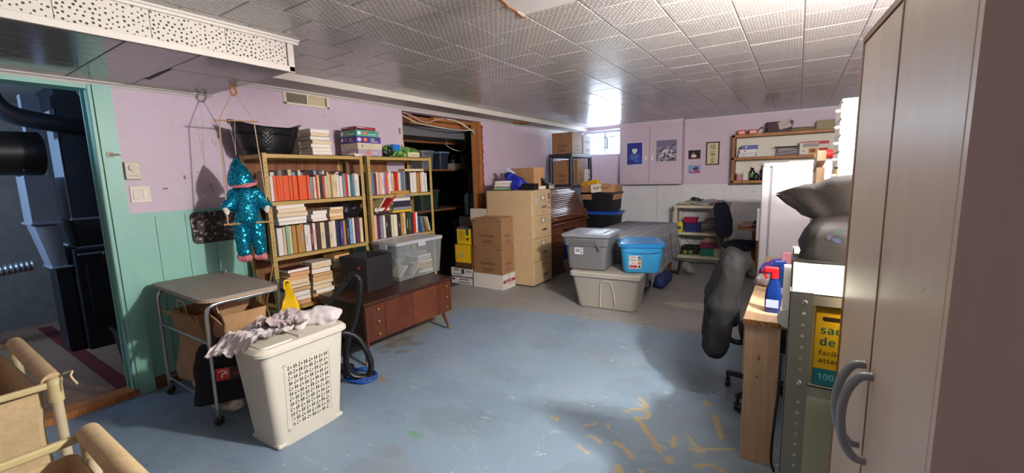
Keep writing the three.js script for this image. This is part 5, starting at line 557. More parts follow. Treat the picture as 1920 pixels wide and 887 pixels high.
// ================================================================ roll-top desk
{
  const t = thing('rolltop_desk', 'dark oak roll-top desk with slatted tambour', 'desk'), xF = -2.95, z0 = -5.42, z1 = -6.75, o = M.oakRed;
  const ped = (a, b) => { add(t, 'pedestal', muv(b6(-3.65, xF - .015, .03, .74, a, b)), o); const n = 4; for (let i = 0; i < n; i++) { const y0 = .06 + i * .165, d = add(t, 'drawer', muv(rb(.02, .155, Math.abs(a - b) - .04, .005, xF - .006, y0 + .08, (a + b) / 2)), o); add(d, 'raised_panel', muv(rb(.012, .095, Math.abs(a - b) - .12, .005, xF + .006, y0 + .08, (a + b) / 2)), o); if (i > 0) add(d, 'handle', merge([tube([[xF + .012, y0 + .08, (a + b) / 2 + .05], [xF + .035, y0 + .075, (a + b) / 2 + .03], [xF + .035, y0 + .075, (a + b) / 2 - .03], [xF + .012, y0 + .08, (a + b) / 2 - .05]], .006, 16, 6)]), mat('#8a6a52', 0.35, { metalness: 0.3 })); } };
  ped(z0, -5.87); ped(-6.3, z1); add(t, 'base_moulding', muv(merge([rb(.03, .07, .47, .006, xF, .035, -5.645), rb(.03, .07, .47, .006, xF, .035, -6.525)])), o); add(t, 'writing_top', muv(rb(.75, .03, 1.36, .008, -3.29, .765, (z0 + z1) / 2)), o); add(t, 'kneehole_apron', muv(b6(xF - .02, xF - .005, .66, .74, -5.87, -6.3)), o); add(t, 'back_panel', muv(b6(-3.66, -3.68, .03, 1.24, z0, z1)), o);
  // S profile of the ends, (x, y)
  const prof = [[xF + .01, .78], [xF + .01, .86], [xF - .03, .92], [xF - .1, .97], [xF - .14, 1.03], [xF - .17, 1.12], [xF - .22, 1.2], [xF - .3, 1.245], [-3.3, 1.26]]; const pv = new THREE.CatmullRomCurve3(prof.map((p) => new THREE.Vector3(p[0], p[1], 0))), pp = pv.getPoints(40).map((p) => [p.x, p.y]);
  for (const z of [z0 - .035, z1]) { const g = extrude([...pp, [-3.66, 1.26], [-3.66, .78]], .035, .003); add(t, 'end_panel', muv(g.translate(0, 0, z)), o); }
  add(t, 'top_board', muv(rb(.4, .028, 1.38, .006, -3.47, 1.272, (z0 + z1) / 2)), o);
  const N = 17; for (let i = 0; i < N; i++) { const a = pv.getPointAt(.13 + .82 * i / N), b = pv.getPointAt(.13 + .82 * (i + 1) / N), an = Math.atan2(b.y - a.y, b.x - a.x), L = a.distanceTo(b); add(t, 'tambour_slat', muv(rb(L * .94, .026, Math.abs(z1 - z0) - .08, .0125, (a.x + b.x) / 2 - .014, (a.y + b.y) / 2, (z0 + z1) / 2, 0, 0, an)), mat('#6b4a40', 0.16)); }
  add(t, 'tambour_rail', muv(rb(.03, .09, Math.abs(z1 - z0) - .075, .006, xF - .02, .845, (z0 + z1) / 2)), o); for (const z of [-5.6, -6.5]) add(t, 'rail_handle', tube([[xF - .004, .85, z + .05], [xF + .018, .845, z + .03], [xF + .018, .845, z - .03], [xF - .004, .85, z - .05]], .006, 16, 6), mat('#9a7a5e', 0.35, { metalness: 0.3 }));
  // papers and books on top, crates in the kneehole
  const r = rng(6); for (let i = 0; i < 9; i++) solid('paper_stack', ['lowest', 'middle', 'topmost'][i % 3] + ' loose papers of the ' + ['near', 'middle', 'far'][i / 3 | 0] + ' heap on the roll-top desk', 'papers', crumple(muv(new THREE.BoxGeometry(.2, .02 + r() * .03, .24, 6, 1, 6)), .012, 9, i), mat(['#c9c3b8', '#b3aca4', '#d3cdc2', '#8a857e'][i % 4], .75), [-3.45 + (r() - .5) * .1, 1.305 + (i % 3) * .024, -5.5 - (i / 3 | 0) * .32 - r() * .04], [0, r() * .6 - .3, 0], 'papers on the roll-top desk');
  const b1 = thing('storage_basket', 'blue plastic crate inside the desk kneehole', 'crate', [-3.15, .17, -6.08]); add(b1, 'body', loft([rrect(.3, .34, .03, 0), rrect(.34, .38, .03, .26), rrect(.36, .4, .03, .26), rrect(.36, .4, .03, .28), rrect(.32, .36, .03, .28), rrect(.29, .33, .03, .01)]), mat('#1c2f8f', 0.5)); solid('carton', 'small pale box under the blue crate in the kneehole', 'box', rb(.3, .16, .36, .005, -3.15, .085, -6.08), mat('#a5948e', 0.8)); const gbx = thing('green_box', 'green box with pale lettering over the blue crate', 'box', [-3.13, .452, -6.08], 0); add(gbx, 'box', rb(.28, .12, .36, .005, 0, .06, 0), mat('#2c7a5e', 0.6)); add(gbx, 'lettering', b6(.141, .1425, .045, .08, -.13, .13), mat('#8fc4a8', 0.6));
}
// ================================================================ black plastic shelf in the corner
{
  const t = thing('plastic_shelf', 'black plastic shelving unit in the far left corner', 'shelving'), bk = mat('#26272e', 0.45), x0 = -3.76, x1 = -3.3, z0 = -6.9, z1 = -7.78; for (const y of [1.83, 1.29, .69, .11]) add(t, 'shelf', merge([rb(x1 - x0, .065, z0 - z1, .008, (x0 + x1) / 2, y, (z0 + z1) / 2)]), bk); for (const [x, z] of [[x0 + .03, z0 - .03], [x1 - .03, z0 - .03], [x0 + .03, z1 + .03], [x1 - .03, z1 + .03]]) for (const [a, b] of [[0, .1], [.14, .68], [.72, 1.28], [1.32, 1.82]]) add(t, 'post', cyl(.038, .042, b - a, 14, x, (a + b) / 2, z), bk);
  cheerBox('cereal carton inside the black shelf facing the room', -3.52, 1.324, -7.05, .32, .42, .24); cheerBox('greyish cereal carton deeper inside the black shelf', -3.5, 1.324, -7.34, .34, .44, .3); cheerBox('large cereal carton on top of the black shelf', -3.51, 1.864, -7.14, .4, .37, .4); const s = thing('white_carton', 'tall white carton behind the one on the black shelf', 'cardboard box', [-3.48, 1.864, -7.56]); add(s, 'carton', rb(.36, .34, .34, .004, 0, .17, 0), mat('#bfbdc8', 0.7)); add(s, 'print', merge([b6(.181, .182, .05, .1, -.1, .06), b6(.181, .182, .2, .24, -.1, .1)]), mat('#8f8f9f', .7));
  const pp = printMat(200, 160, (g, w, h) => { g.fillStyle = '#cfccc8'; g.fillRect(0, 0, w, h); g.fillStyle = '#26355f'; g.fillRect(95, 10, 24, 24); g.fillRect(95, 44, 24, 22); g.fillStyle = '#77788a'; g.fillRect(20, 40, 50, 8); g.fillStyle = '#2b2b2e'; g.fillRect(90, 106, 26, 30); g.fillRect(120, 116, 60, 20); g.strokeStyle = '#9a97a0'; g.strokeRect(0, 78, w, 2); }); const c = thing('paper_carton', 'white copy paper carton stack inside the black shelf', 'cardboard box', [-3.46, 1.324, -7.64]); add(c, 'carton', rb(.28, .26, .24, .004, 0, .13, 0), mat('#cfccc8', .75)); sheet(c, 'printed_side', .238, .256, pp, [.141, .13, 0], [0, Math.PI / 2, 0]);
  solid('gap_filler', 'dark blue bottle shape added as gap filler between cartons on the black shelf', 'bottle', lathe([[0, 0], [.04, 0], [.045, .2], [.025, .3], [.025, .36], [0, .36]], 14), mat('#3a3f52', 0.4), [-3.4, 1.324, -7.505]);  // bottle shape added as filler for the gap between the cartons
}
// black totes and boxes beside it
{
  const tote = (label, x, y, z, w, d, h, c, lid) => { const o = thing('storage_tote', label, 'tote', [x, y, z], 0, 'black totes by the far wall'); add(o, 'body', loft([rrect(w * .86, d * .86, .03, 0), rrect(w * .985, d * .985, .03, h * .9), rrect(w + .02, d + .02, .03, h * .9), rrect(w + .02, d + .02, .03, h), rrect(w - .02, d - .02, .03, h), rrect(w * .84, d * .84, .03, .02)]), mat(c, 0.4)); for (let i = 0; i < 7; i++) add(o, 'rib', rb(.012, h * .8, .02, .004, w * .465, h * .44, -d * .36 + i * d * .12, 0, 0, -.09), mat(c, 0.4)); if (lid) add(o, 'lid', loft([rrect(w + .05, d + .05, .04, h - .02), rrect(w + .06, d + .06, .04, h - .01), rrect(w + .06, d + .06, .04, h + .02), rrect(w - .04, d - .04, .03, h + .03)]), mat(lid, 0.35)); return o; };
  tote('lower black tote with blue lid by the far wall', -2.83, 0, -7.12, .6, .46, .42, '#17171b', '#1b4fb4'); tote('middle black tote with blue lid by the far wall', -2.83, .45, -7.12, .6, .46, .38, '#17171b', '#1b4fb4'); tote('open black tote on top of the blue lidded ones', -2.83, .865, -7.12, .6, .46, .32, '#17171b');
  const b = thing('carton', 'open cardboard box sitting in the top black tote', 'cardboard box', [-2.76, 1.06, -7.1]); add(b, 'carton', loft([rrect(.46, .38, .004, 0), rrect(.46, .38, .004, .24), rrect(.45, .37, .004, .24), rrect(.45, .37, .004, .02)]), M.card2); add(b, 'flap', bx(.36, .004, .1, 0, .235, .235, .75, 0, 0), M.card2);
  solid('carton', 'small brown box behind the yellow bag on the top tote', 'cardboard box', rb(.18, .24, .2, .004, -3.02, 1.18, -6.98), M.card); const n = thing('sign_card', 'white card with black lettering propped on the top tote', 'card', [-2.83, 1.185, -6.86], .1); add(n, 'card', rb(.18, .14, .05, .003, 0, .07, 0, -.1, 0, .12), mat('#cfc8ba', .7)); sheet(n, 'print', .16, .12, printMat(160, 120, (g, w, h) => { g.fillStyle = '#d6d0c2'; g.fillRect(0, 0, w, h); g.fillStyle = '#181818'; g.font = 'bold italic 54px serif'; g.fillText('Bob', 24, 72); g.fillRect(60, 84, 50, 5); }), [0, .07, .0275], [-.1, 0, .12]);
  solid('yellow_bag', 'yellow plastic bag lying over the boxes below the black shelf', 'bag', blob([[[-.16, .0, 0], [.14, .02, 0], .04, .05], [[-.05, .03, 0], [.1, .05, .02], .04, .04]], .014, .04, (x, y, z) => .014 * noise(x * 22, y * 22, z * 22)), mat('#c99a14', 0.4), [-2.98, 1.31, -6.97]);
}
// ================================================================ three totes and the cloth covered table
{
  const big = thing('storage_tote', 'large pale grey tote underneath the other two', 'tote', [-1.73, 0, -4.6], .08), gm = mat('#a8a59c', 0.5, { transmission: 0.12, thickness: 0 }), R = (w, d, y, r = .05) => rrect(w, d, r, y, 0, 0, 8); add(big, 'body', loft([R(.6, .4, 0, .06), R(.64, .43, .015, .07), R(.74, .52, .36), R(.75, .53, .37), R(.79, .57, .372), R(.79, .57, .4), R(.77, .55, .405), R(.74, .52, .4), R(.6, .4, .02)]), gm);
  add(big, 'handle_arch', tube([[-.05, .03, .224], [-.04, .2, .246], [-.025, .31, .2615], [.0, .33, .264], [.06, .33, .264], [.085, .31, .2615], [.105, .2, .246], [.125, .06, .228]], .007, 40, 8), mat('#b5b2a8', 0.5)); add(big, 'lid', loft([R(.78, .56, .4), R(.79, .57, .41), R(.77, .55, .422), R(.7, .48, .42), R(.69, .47, .415)]), mat('#b0aca0', 0.5));
  const g = thing('storage_tote', 'dark grey tote with lighter lid stacked at the left', 'tote', [-1.97, .424, -4.65], .1), gc = mat('#6a6b6d', 0.42); add(g, 'body', loft([R(.42, .44, 0, .04), R(.44, .46, .012), R(.48, .5, .27), R(.49, .51, .275), R(.51, .54, .28), R(.52, .55, .38), R(.48, .5, .38), R(.41, .43, .01)]), gc); add(g, 'handle_recess', extrude([[-.19, -.05], [-.18, .03], [.12, .03], [.14, .0], [.16, -.03], [.17, -.08], [.155, -.08], [.14, -.04], [.115, -.005], [-.165, -.005], [-.175, -.05]], .012, .003), mat('#5a5b5d', .45), [0, .31, .266]); add(g, 'lid', loft([R(.54, .57, .375), R(.57, .6, .38), R(.575, .605, .4), R(.54, .57, .412), R(.47, .5, .412), R(.45, .48, .402), R(.3, .3, .404)]), mat('#8a8d96', 0.32)); add(g, 'lid_rib', merge([rb(.1, .01, .4, .004, -.12, .407, 0), rb(.1, .01, .4, .004, .12, .407, 0)]), mat('#8a8d96', 0.32));
  sheet(g, 'paper_label', .1, .075, printMat(160, 120, (c, w, h) => { c.fillStyle = '#d9dade'; c.fillRect(0, 0, w, h); c.fillStyle = '#44464c'; for (let i = 0; i < 26; i++) c.fillRect(16 + i * 3.4, 18, 1 + (i * 7) % 3, 70); c.fillRect(118, 20, 26, 22); c.fillRect(118, 70, 30, 30); }), [-.08, .215, .2485], [.078, 0, 0]);
  const b = thing('storage_tote', 'bright blue lidded tote stacked at the right', 'tote', [-1.43, .424, -4.74], .36), bc = mat('#3aa5e0', 0.4), lc = mat('#2f8fd8', 0.32); add(b, 'body', loft([R(.36, .42, 0, .06), R(.38, .44, .015, .07), R(.44, .52, .24, .09), R(.445, .525, .29, .09), R(.42, .5, .29, .09), R(.35, .4, .01, .06)]), bc); add(b, 'rim_line', tube([[-.19, .24, .262], [-.1, .225, .264], [.0, .222, .266], [.1, .225, .264], [.19, .24, .262]], .005, 30, 6), mat('#2383bd', .4)); add(b, 'lid', loft([R(.46, .54, .28, .1), R(.49, .57, .285, .11), R(.495, .575, .305, .11), R(.46, .54, .318, .1), R(.38, .46, .32, .09), R(.36, .44, .312, .08), R(.2, .3, .314, .05)]), lc);
  sheet(b, 'paper_label', .13, .15, printMat(260, 300, (c, w, h) => { c.fillStyle = '#e2e4e6'; c.fillRect(0, 0, w, h); c.fillStyle = '#c0242c'; c.font = 'bold 54px sans-serif'; c.fillText('TUFF', 14, 60); c.fillStyle = '#555'; c.fillRect(20, 90, 130, 8); c.fillRect(20, 110, 130, 8); c.fillStyle = '#c0242c'; c.font = 'bold 40px sans-serif'; c.fillText('8A', 60, 190); c.fillRect(12, 220, 160, 60); c.fillStyle = '#2c5fa8'; c.fillRect(186, 16, 66, 44); c.fillStyle = '#4a8a4a'; c.fillRect(186, 70, 66, 30); c.fillStyle = '#d8b02c'; c.fillRect(186, 108, 66, 40); c.fillStyle = '#cf5a2c'; c.fillRect(186, 160, 66, 40); c.fillStyle = '#333'; c.fillRect(196, 226, 50, 56); c.fillStyle = '#fff'; c.font = '20px sans-serif'; c.fillText('67L 18G', 40, 258); }), [-.07, .12, .2425], [.176, 0, 0]);
  // covered table: top and draped sides of checked cloth
  const x0 = -2.3, x1 = -1.52, z0 = -5.15, z1 = -6.82, H = .72, chk = pixTex(256, 256, (u, v) => { const lu = Math.abs((u * 3) % 1 - .5), lv = Math.abs((v * 2) % 1 - .5), n = 5 * pnoise(u, v, 40, 40, 2); return (lu < .03 || lv < .022) ? [200 + n, 202 + n, 206 + n] : [136 + n, 138 + n, 146 + n]; }, .42, .28), cm = texMat(chk, 0.85);
  const t = thing('covered_table', 'long table under a grey checked cloth behind the totes', 'table'); add(t, 'table_top', b6(x0 + .02, x1 - .02, H - .03, H - .004, z0 - .02, z1 + .02), mat('#6d5a48', .7)); for (const x of [x0 + .06, x1 - .06]) for (const z of [z0 - .08, z1 + .08]) add(t, 'leg', b6(x - .025, x + .025, 0, H - .03, z - .025, z + .025), mat('#6d4a30', .7));
  const ring = (grow, y, wav) => { const o = [], n = 40; const side = (ax, az, bx2, bz) => { for (let i = 0; i < n; i++) { const f = i / n; o.push([ax + (bx2 - ax) * f, 0, az + (bz - az) * f]); } }; side(x1, z0, x1, z1); side(x1, z1, x0, z1); side(x0, z1, x0, z0); side(x0, z0, x1, z0); return o.map((p, i) => { const w = wav * (.5 + .5 * Math.sin(i * .55) + .4 * noise(i * .2)); const nx = p[0] === x1 ? 1 : p[0] === x0 ? -1 : 0, nz = p[2] === z0 ? 1 : p[2] === z1 ? -1 : 0; const drop = p[0] > x1 - .01 ? .16 * (1 - (p[2] - z1) / (z0 - z1)) : 0; return [p[0] + nx * (grow + w), y + (y < .5 ? drop + .05 * noise(i * .13, 3) : 0), p[2] + nz * (grow + w)]; }); };
  const cg = loft([ring(0, H + .002, 0), ring(.012, H - .006, 0), ring(.02, H - .2, .02), ring(.05, .12, .045)], { capB: false, crease: 1.1 }); add(t, 'checked_cloth', cg, cm);
  solid('dark_blue_bundle', 'dark blue bundle peeking out under the checked cloth', 'bag', blob([[[0, .08, .15], [0, .09, -.15], .08, .09]], .016, .03, (x, y, z) => .014 * noise(x * 14, y * 14, z * 14)), mat('#1e2f66', 0.7), [-1.42, .01, -5.7]);
  solid('black_strap', 'black strap and clear bag standing at the far end of the covered table', 'strap', merge([rb(.03, .2, .02, .004, 0, .1, 0, 0, 0, -.15), rb(.25, .03, .03, .006, -.12, .03, 0)]), M.black, [-1.38, 0, -6.45]);
  solid('plastic_bag', 'crumpled clear grey plastic bag by the black strap', 'bag', blob([[[0, .1, 0], [.06, .05, 0], .07, .06]], .013, .03, (x, y, z) => .025 * noise(x * 20, y * 20, z * 20)), mat('#8d8f92', 0.3), [-1.29, .02, -6.5]);
  add(t, 'hanging_corner', crumple(muv(new THREE.BoxGeometry(.012, .34, .14, 2, 14, 6).rotateY(.5).translate(-1.4, .27, -5.06)), .05, 9), cm, null, null, 'loose hanging corner of the cloth');
}
// ================================================================ far wall
{
  const c = thing('wall_cupboard', 'lilac two-door wall cupboard with posters on its doors', 'cupboard'), x0 = -2.83, x1 = -1.71, y0 = 1.29, y1 = 2.37, zf = -8.0; add(c, 'carcass', muv(b6(x0, x1, y0, y1 + .03, -8.2, zf)), M.purple); add(c, 'cornice', b6(x0 - .01, x1 + .01, 2.375, 2.4, -8.2, zf + .02), mat('#cfc6cf', .5));
  for (const [a, b, hx] of [[x0 + .012, -2.275, -2.33], [-2.265, x1 - .03, -2.215]]) { const d = add(c, 'door', muv(rb(b - a, .99, .02, .003, (a + b) / 2, 1.81, zf + .01)), M.purple); add(d, 'handle', rb(.024, .1, .022, .006, hx, 1.755, zf + .03), mat('#efe9ec', .4)); }
  add(c, 'bottom_lip', muv(b6(x0, x1, y0 - .012, y0, -8.2, zf + .015)), M.purple);
  const p1 = thing('poster', 'blue poster with a white heart on the left cupboard door', 'poster', [-2.54, 1.84, zf + .0215]); sheet(p1, 'print', .33, .45, printMat(330, 450, (g, w, h) => { const r = rng(3); g.fillStyle = '#c9c6da'; g.fillRect(0, 0, w, h); g.fillStyle = '#1f2c86'; g.fillRect(24, 24, w - 48, h - 60); for (let i = 0; i < 160; i++) { g.fillStyle = ['#2c46b4', '#16205f', '#4f78c8', '#2a3690'][i % 4]; g.beginPath(); g.ellipse(40 + r() * 250, 270 + r() * 120, 8 + r() * 18, 4 + r() * 9, r() * 3, 0, 7); g.fill(); } for (let i = 0; i < 60; i++) { g.fillStyle = '#5f7fd0'; g.fillRect(30 + r() * 270, 30 + r() * 240, 3, 3); } g.fillStyle = '#e6efe2'; g.beginPath(); g.moveTo(165, 225); g.bezierCurveTo(90, 170, 110, 105, 165, 140); g.bezierCurveTo(220, 105, 240, 170, 165, 225); g.fill(); g.fillStyle = '#a9c47a'; g.beginPath(); g.ellipse(163, 168, 14, 18, 0, 0, 7); g.fill(); g.strokeStyle = '#8fb4e8'; g.lineWidth = 4; for (let i = 0; i < 6; i++) { g.beginPath(); g.arc(165, 330, 30 + i * 18, 3.6, 5.8); g.stroke(); } g.fillStyle = '#44406a'; g.fillRect(34, h - 26, 100, 8); }));
  const p2 = thing('poster', 'black and white sea rock photograph on the right cupboard door', 'poster', [-1.97, 1.87, zf + .0215]); sheet(p2, 'print', .35, .37, printMat(350, 370, (g, w, h) => { const r = rng(8); g.fillStyle = '#6f6d86'; g.fillRect(0, 0, w, h); g.fillStyle = '#8a88a0'; g.fillRect(0, 110, w, 60); g.fillStyle = '#cfcbd4'; g.beginPath(); g.moveTo(30, 330); g.quadraticCurveTo(60, 190, 150, 170); g.quadraticCurveTo(260, 150, 340, 230); g.lineTo(350, 300); g.lineTo(30, 340); g.fill(); for (let i = 0; i < 120; i++) { g.fillStyle = ['#26242e', '#3d3a46', '#8f8c98', '#b9b6c0'][i % 4]; g.beginPath(); g.ellipse(r() * w, 220 + r() * 150, 6 + r() * 20, 5 + r() * 14, r() * 3, 0, 7); g.fill(); } g.strokeStyle = '#1f1d26'; g.lineWidth = 16; g.lineCap = 'round'; g.beginPath(); g.moveTo(70, 210); g.quadraticCurveTo(90, 130, 160, 130); g.moveTo(210, 220); g.lineTo(260, 120); g.lineTo(310, 80); g.stroke(); }));
  const a1 = thing('photo_print', 'small dark snapshot on the lilac wall, the upper one', 'photo', [-1.543, 1.784, -8.1985]); sheet(a1, 'print', .2, .155, printMat(200, 155, (g, w, h) => { g.fillStyle = '#241412'; g.fillRect(0, 0, w, h); g.fillStyle = '#d9d2cc'; g.beginPath(); g.ellipse(90, 100, 46, 28, 0, 0, 7); g.fill(); g.fillStyle = '#c08a5c'; g.beginPath(); g.ellipse(84, 60, 16, 20, 0, 0, 7); g.fill(); g.fillStyle = '#6a3a2c'; g.fillRect(0, 130, w, 20); }, .3));
  const a2 = thing('photo_print', 'small pink and blue snapshot on the lilac wall, the lower one', 'photo', [-1.537, 1.528, -8.1985]); sheet(a2, 'print', .2, .145, printMat(200, 145, (g, w, h) => { g.fillStyle = '#7aa0c8'; g.fillRect(0, 0, w, h); g.fillStyle = '#b4467e'; g.fillRect(20, 90, 170, 45); g.fillStyle = '#5a2a5c'; g.beginPath(); g.ellipse(120, 60, 50, 26, -.3, 0, 7); g.fill(); g.fillStyle = '#d8b4cc'; g.beginPath(); g.ellipse(70, 100, 40, 10, 0, 0, 7); g.fill(); }, .3));
  const s = thing('framed_scroll', 'dark framed panel with three brushed characters', 'picture', [-1.246, 1.79, -8.2]); add(s, 'frame', merge([rb(.02, .39, .018, .003, -.097, 0, .009), rb(.02, .39, .018, .003, .097, 0, .009), rb(.21, .02, .018, .003, 0, .187, .009), rb(.21, .02, .018, .003, 0, -.187, .009)]), mat('#2b1a16', .45));
  sheet(s, 'calligraphy', .176, .356, printMat(180, 360, (g, w, h) => { g.fillStyle = '#cdbf98'; g.fillRect(0, 0, w, h); g.strokeStyle = '#26221c'; g.lineCap = 'round'; const st = (ox, oy, list) => { for (const p of list) { g.lineWidth = p[0]; g.beginPath(); g.moveTo(ox + p[1], oy + p[2]); for (let i = 3; i < p.length; i += 2) g.lineTo(ox + p[i], oy + p[i + 1]); g.stroke(); } };
    st(45, 28, [[6, 14, 6, 20, 12], [5, 4, 22, 26, 20, 8, 44], [5, 17, 34, 17, 74], [4, 20, 40, 28, 48], [5, 38, 12, 84, 8], [4, 46, 22, 76, 20, 76, 34, 46, 36, 46, 22], [5, 40, 46, 82, 43, 80, 78, 42, 80, 40, 46], [4, 61, 46, 61, 78], [4, 42, 62, 80, 60]]);
    st(45, 140, [[6, 46, 4, 50, 12], [5, 10, 16, 8, 28], [5, 10, 18, 84, 14, 78, 28], [4, 26, 30, 24, 42], [4, 38, 28, 44, 42, 62, 40], [4, 62, 28, 68, 36], [5, 20, 48, 74, 46, 74, 60, 20, 62, 20, 48], [4, 38, 48, 38, 60], [4, 56, 48, 56, 60], [6, 8, 70, 86, 67], [5, 48, 70, 48, 92, 38, 88]]);
    st(45, 254, [[5, 62, 2, 22, 10], [4, 24, 16, 28, 24], [4, 44, 14, 47, 22], [4, 68, 10, 62, 20], [5, 10, 30, 84, 26, 80, 36], [4, 26, 40, 24, 52], [4, 38, 38, 42, 52, 60, 50], [4, 64, 38, 68, 46], [5, 34, 56, 12, 76], [5, 28, 64, 70, 60, 40, 88, 14, 94], [5, 36, 72, 60, 86, 86, 92]]); }, .6), [0, 0, .008]);
}
// ---- wooden wall shelf and its contents
{
  const t = thing('wall_shelf', 'pine wall shelf hung on the far wall', 'shelf'), x0 = -.92, x1 = .62, zf = -7.93, zb = -8.2; for (const y of [2.035, 1.675, 1.3]) add(t, 'shelf_board', muv(rb(x1 - x0, .045, zf - zb, .004, (x0 + x1) / 2, y, (zf + zb) / 2)), M.pine); for (const x of [x0 + .02, x1 - .02]) add(t, 'side_board', muv(rb(.04, .8, zf - zb, .004, x, 1.67, (zf + zb) / 2)), M.pine); add(t, 'back_panel', b6(x0 + .04, x1 - .04, 1.3, 2.02, zb, zb + .006), mat('#dcdacc', .6));
  const yt = 2.058, ym = 1.698, yl = 1.323, z = -8.03; const bxs = (n, l, c, w, h, d, x, y, zz = z, ry = 0) => solid(n, l, 'box', rb(w, h, d, .004, x, y + h / 2, zz, 0, ry, 0), mat(c, .55), null, null, 'boxes on the wall shelf');
  for (const [i, x] of [[0, -.79], [1, -.64]]) { const b = thing('red_box', ['red orange packet leftmost on top of the wall shelf', 'red orange packet second on top of the wall shelf'][i], 'box', [x, yt, -8.0], i * .2, 'packets on the wall shelf'); add(b, 'packet', rb(.12, .07, .1, .004, 0, .035, 0), mat('#b83a20', .5)); add(b, 'white_print', b6(-.04, .04, .015, .05, .05, .0515), mat('#d9b8a8', .5)); }
  solid('cable', 'tangled black cable beside the red packets', 'cable', tube([[-.58, yt + .02, z], [-.52, yt + .1, z], [-.45, yt + .04, z + .03], [-.5, yt + .01, z], [-.42, yt + .08, z - .02], [-.38, yt + .02, z]], .006, 40, 6), M.black);
  const bk = thing('magazine_basket', 'maroon open basket with papers on the wall shelf top', 'basket', [-.28, yt, z]); add(bk, 'basket', xf(loft([rrect(.3, .18, .01, 0), rrect(.36, .2, .01, .16), rrect(.34, .18, .01, .16), rrect(.28, .16, .01, .01)]), 0, 0, 0, 0, 0, .0), mat('#3a141a', .6)); add(bk, 'papers', crumple(muv(new THREE.BoxGeometry(.16, .12, .12, 6, 6, 6).rotateZ(.3).translate(.07, .11, .06)), .02, 16), mat('#b8a8a6', .7));
  for (let i = 0; i < 3; i++) solid('thin_book', ['lower', 'middle', 'upper'][i] + ' flat tan book on the wall shelf top', 'book', rb(.34 - i * .03, .016, .16, .003, .02, yt + .009 + i * .018, z, 0, i * .04, 0), mat(['#6d5a3a', '#84704a', '#5f5540'][i], .6), null, null, 'flat books on the wall shelf'); bxs('carton', 'olive brown carton at the right end of the wall shelf top', '#857650', .3, .13, .2, .34, yt);
  ['lower white', 'middle white', 'upper blue'].forEach((n, i) => { const b = thing('tea_box', n + ' box in the small stack on the middle shelf board', 'box', [-.7 + i * .012, ym + i * .062, -8.0], i * .05, 'small boxes on the wall shelf'); add(b, 'carton', rb(.24, .06, .12, .003, 0, .03, 0), mat(['#c6cbd4', '#d6d4d6', '#23448c'][i], .5)); add(b, 'print', b6(-.06, -.03, .02, .04, .06, .0612), mat(['#8a9ac0', '#b84a54', '#c9d4ea'][i], .5)); });
  const tr = thing('paper_tray', 'dark letter tray full of envelopes on the middle shelf board', 'tray', [-.16, ym, z]); add(tr, 'tray', merge([rb(.02, .15, .2, .003, .15, .075, 0), b6(-.15, .15, 0, .008, -.1, .1), b6(-.17, .15, .13, .14, -.1, .1)]), mat('#5a4438', .6)); for (let i = 0; i < 5; i++) add(tr, 'envelope', crumple(muv(new THREE.BoxGeometry(.27, .012, .17, 5, 1, 5)), .01, 12, i), mat(['#8f8f98', '#b4b2b6', '#a3a2aa', '#c4c0be', '#9a9298'][i], .7), [0, .018 + i * .022, 0], [0, .05 * i, 0]);
  const nb = thing('noodle_box', 'red and white noodle pack carton beside the letter tray', 'box', [.18, ym, -8.0]); add(nb, 'carton', rb(.36, .19, .16, .003, 0, .095, 0), mat('#c8bcb4', .55)); sheet(nb, 'printed_side', .356, .186, printMat(360, 186, (g, w, h) => { g.fillStyle = '#cfc6c0'; g.fillRect(0, 0, w, h); g.fillStyle = '#b8282c'; g.fillRect(0, 0, w, 14); g.fillRect(240, 0, 120, 40); g.fillStyle = '#2a2626'; for (let i = 0; i < 40; i++) g.fillRect(40 + i * 5, 26, 1 + (i * 5) % 4, 54); g.fillStyle = '#d8d0c8'; g.fillRect(14, 100, 80, 66); g.fillStyle = '#3a3430'; g.font = 'bold 46px sans-serif'; g.fillText('12', 22, 150); g.fillStyle = '#c9a02c'; g.fillRect(110, 96, 110, 80); g.fillStyle = '#8a3a1c'; g.beginPath(); g.ellipse(165, 136, 40, 28, 0, 0, 7); g.fill(); g.fillStyle = '#b8282c'; g.fillRect(240, 100, 110, 70); }), [0, .095, .0812]);
  const cn = thing('paint_can', 'small pink and white can on the lowest shelf board', 'can', [-.8, yl, -7.99]); add(cn, 'can', cyl(.05, .05, .1, 18, 0, .05, 0), mat('#b87f86', .5)); add(cn, 'lid', cyl(.053, .053, .025, 18, 0, .11, 0), mat('#d2c6c4', .5)); [['tall dark bottle with green label on the lowest shelf board', -.62, '#4f8f4a', .2], ['dark jar in front of the green bottle', -.56, '#26262c', .12], ['slim dark bottle right of the green one', -.47, '#3a3c44', .22]].forEach(([l, x, c, h], i) => { const b = thing('bottle', l, 'bottle', [x, yl, i === 1 ? -7.97 : -8.06], 0, 'bottles on the wall shelf'); add(b, 'bottle', lathe([[0, 0], [.04, 0], [.042, h * .7], [.02, h * .85], [.02, h], [0, h]], 16), mat('#1d1f24', .25)); add(b, 'bottle_label', cyl(.0428, .0428, h * .35, 16, 0, h * .4, 0), mat(c, .5)); add(b, 'cap', cyl(.02, .02, .03, 12, 0, h + .012, 0), mat('#c9c9c6', .4)); });
}
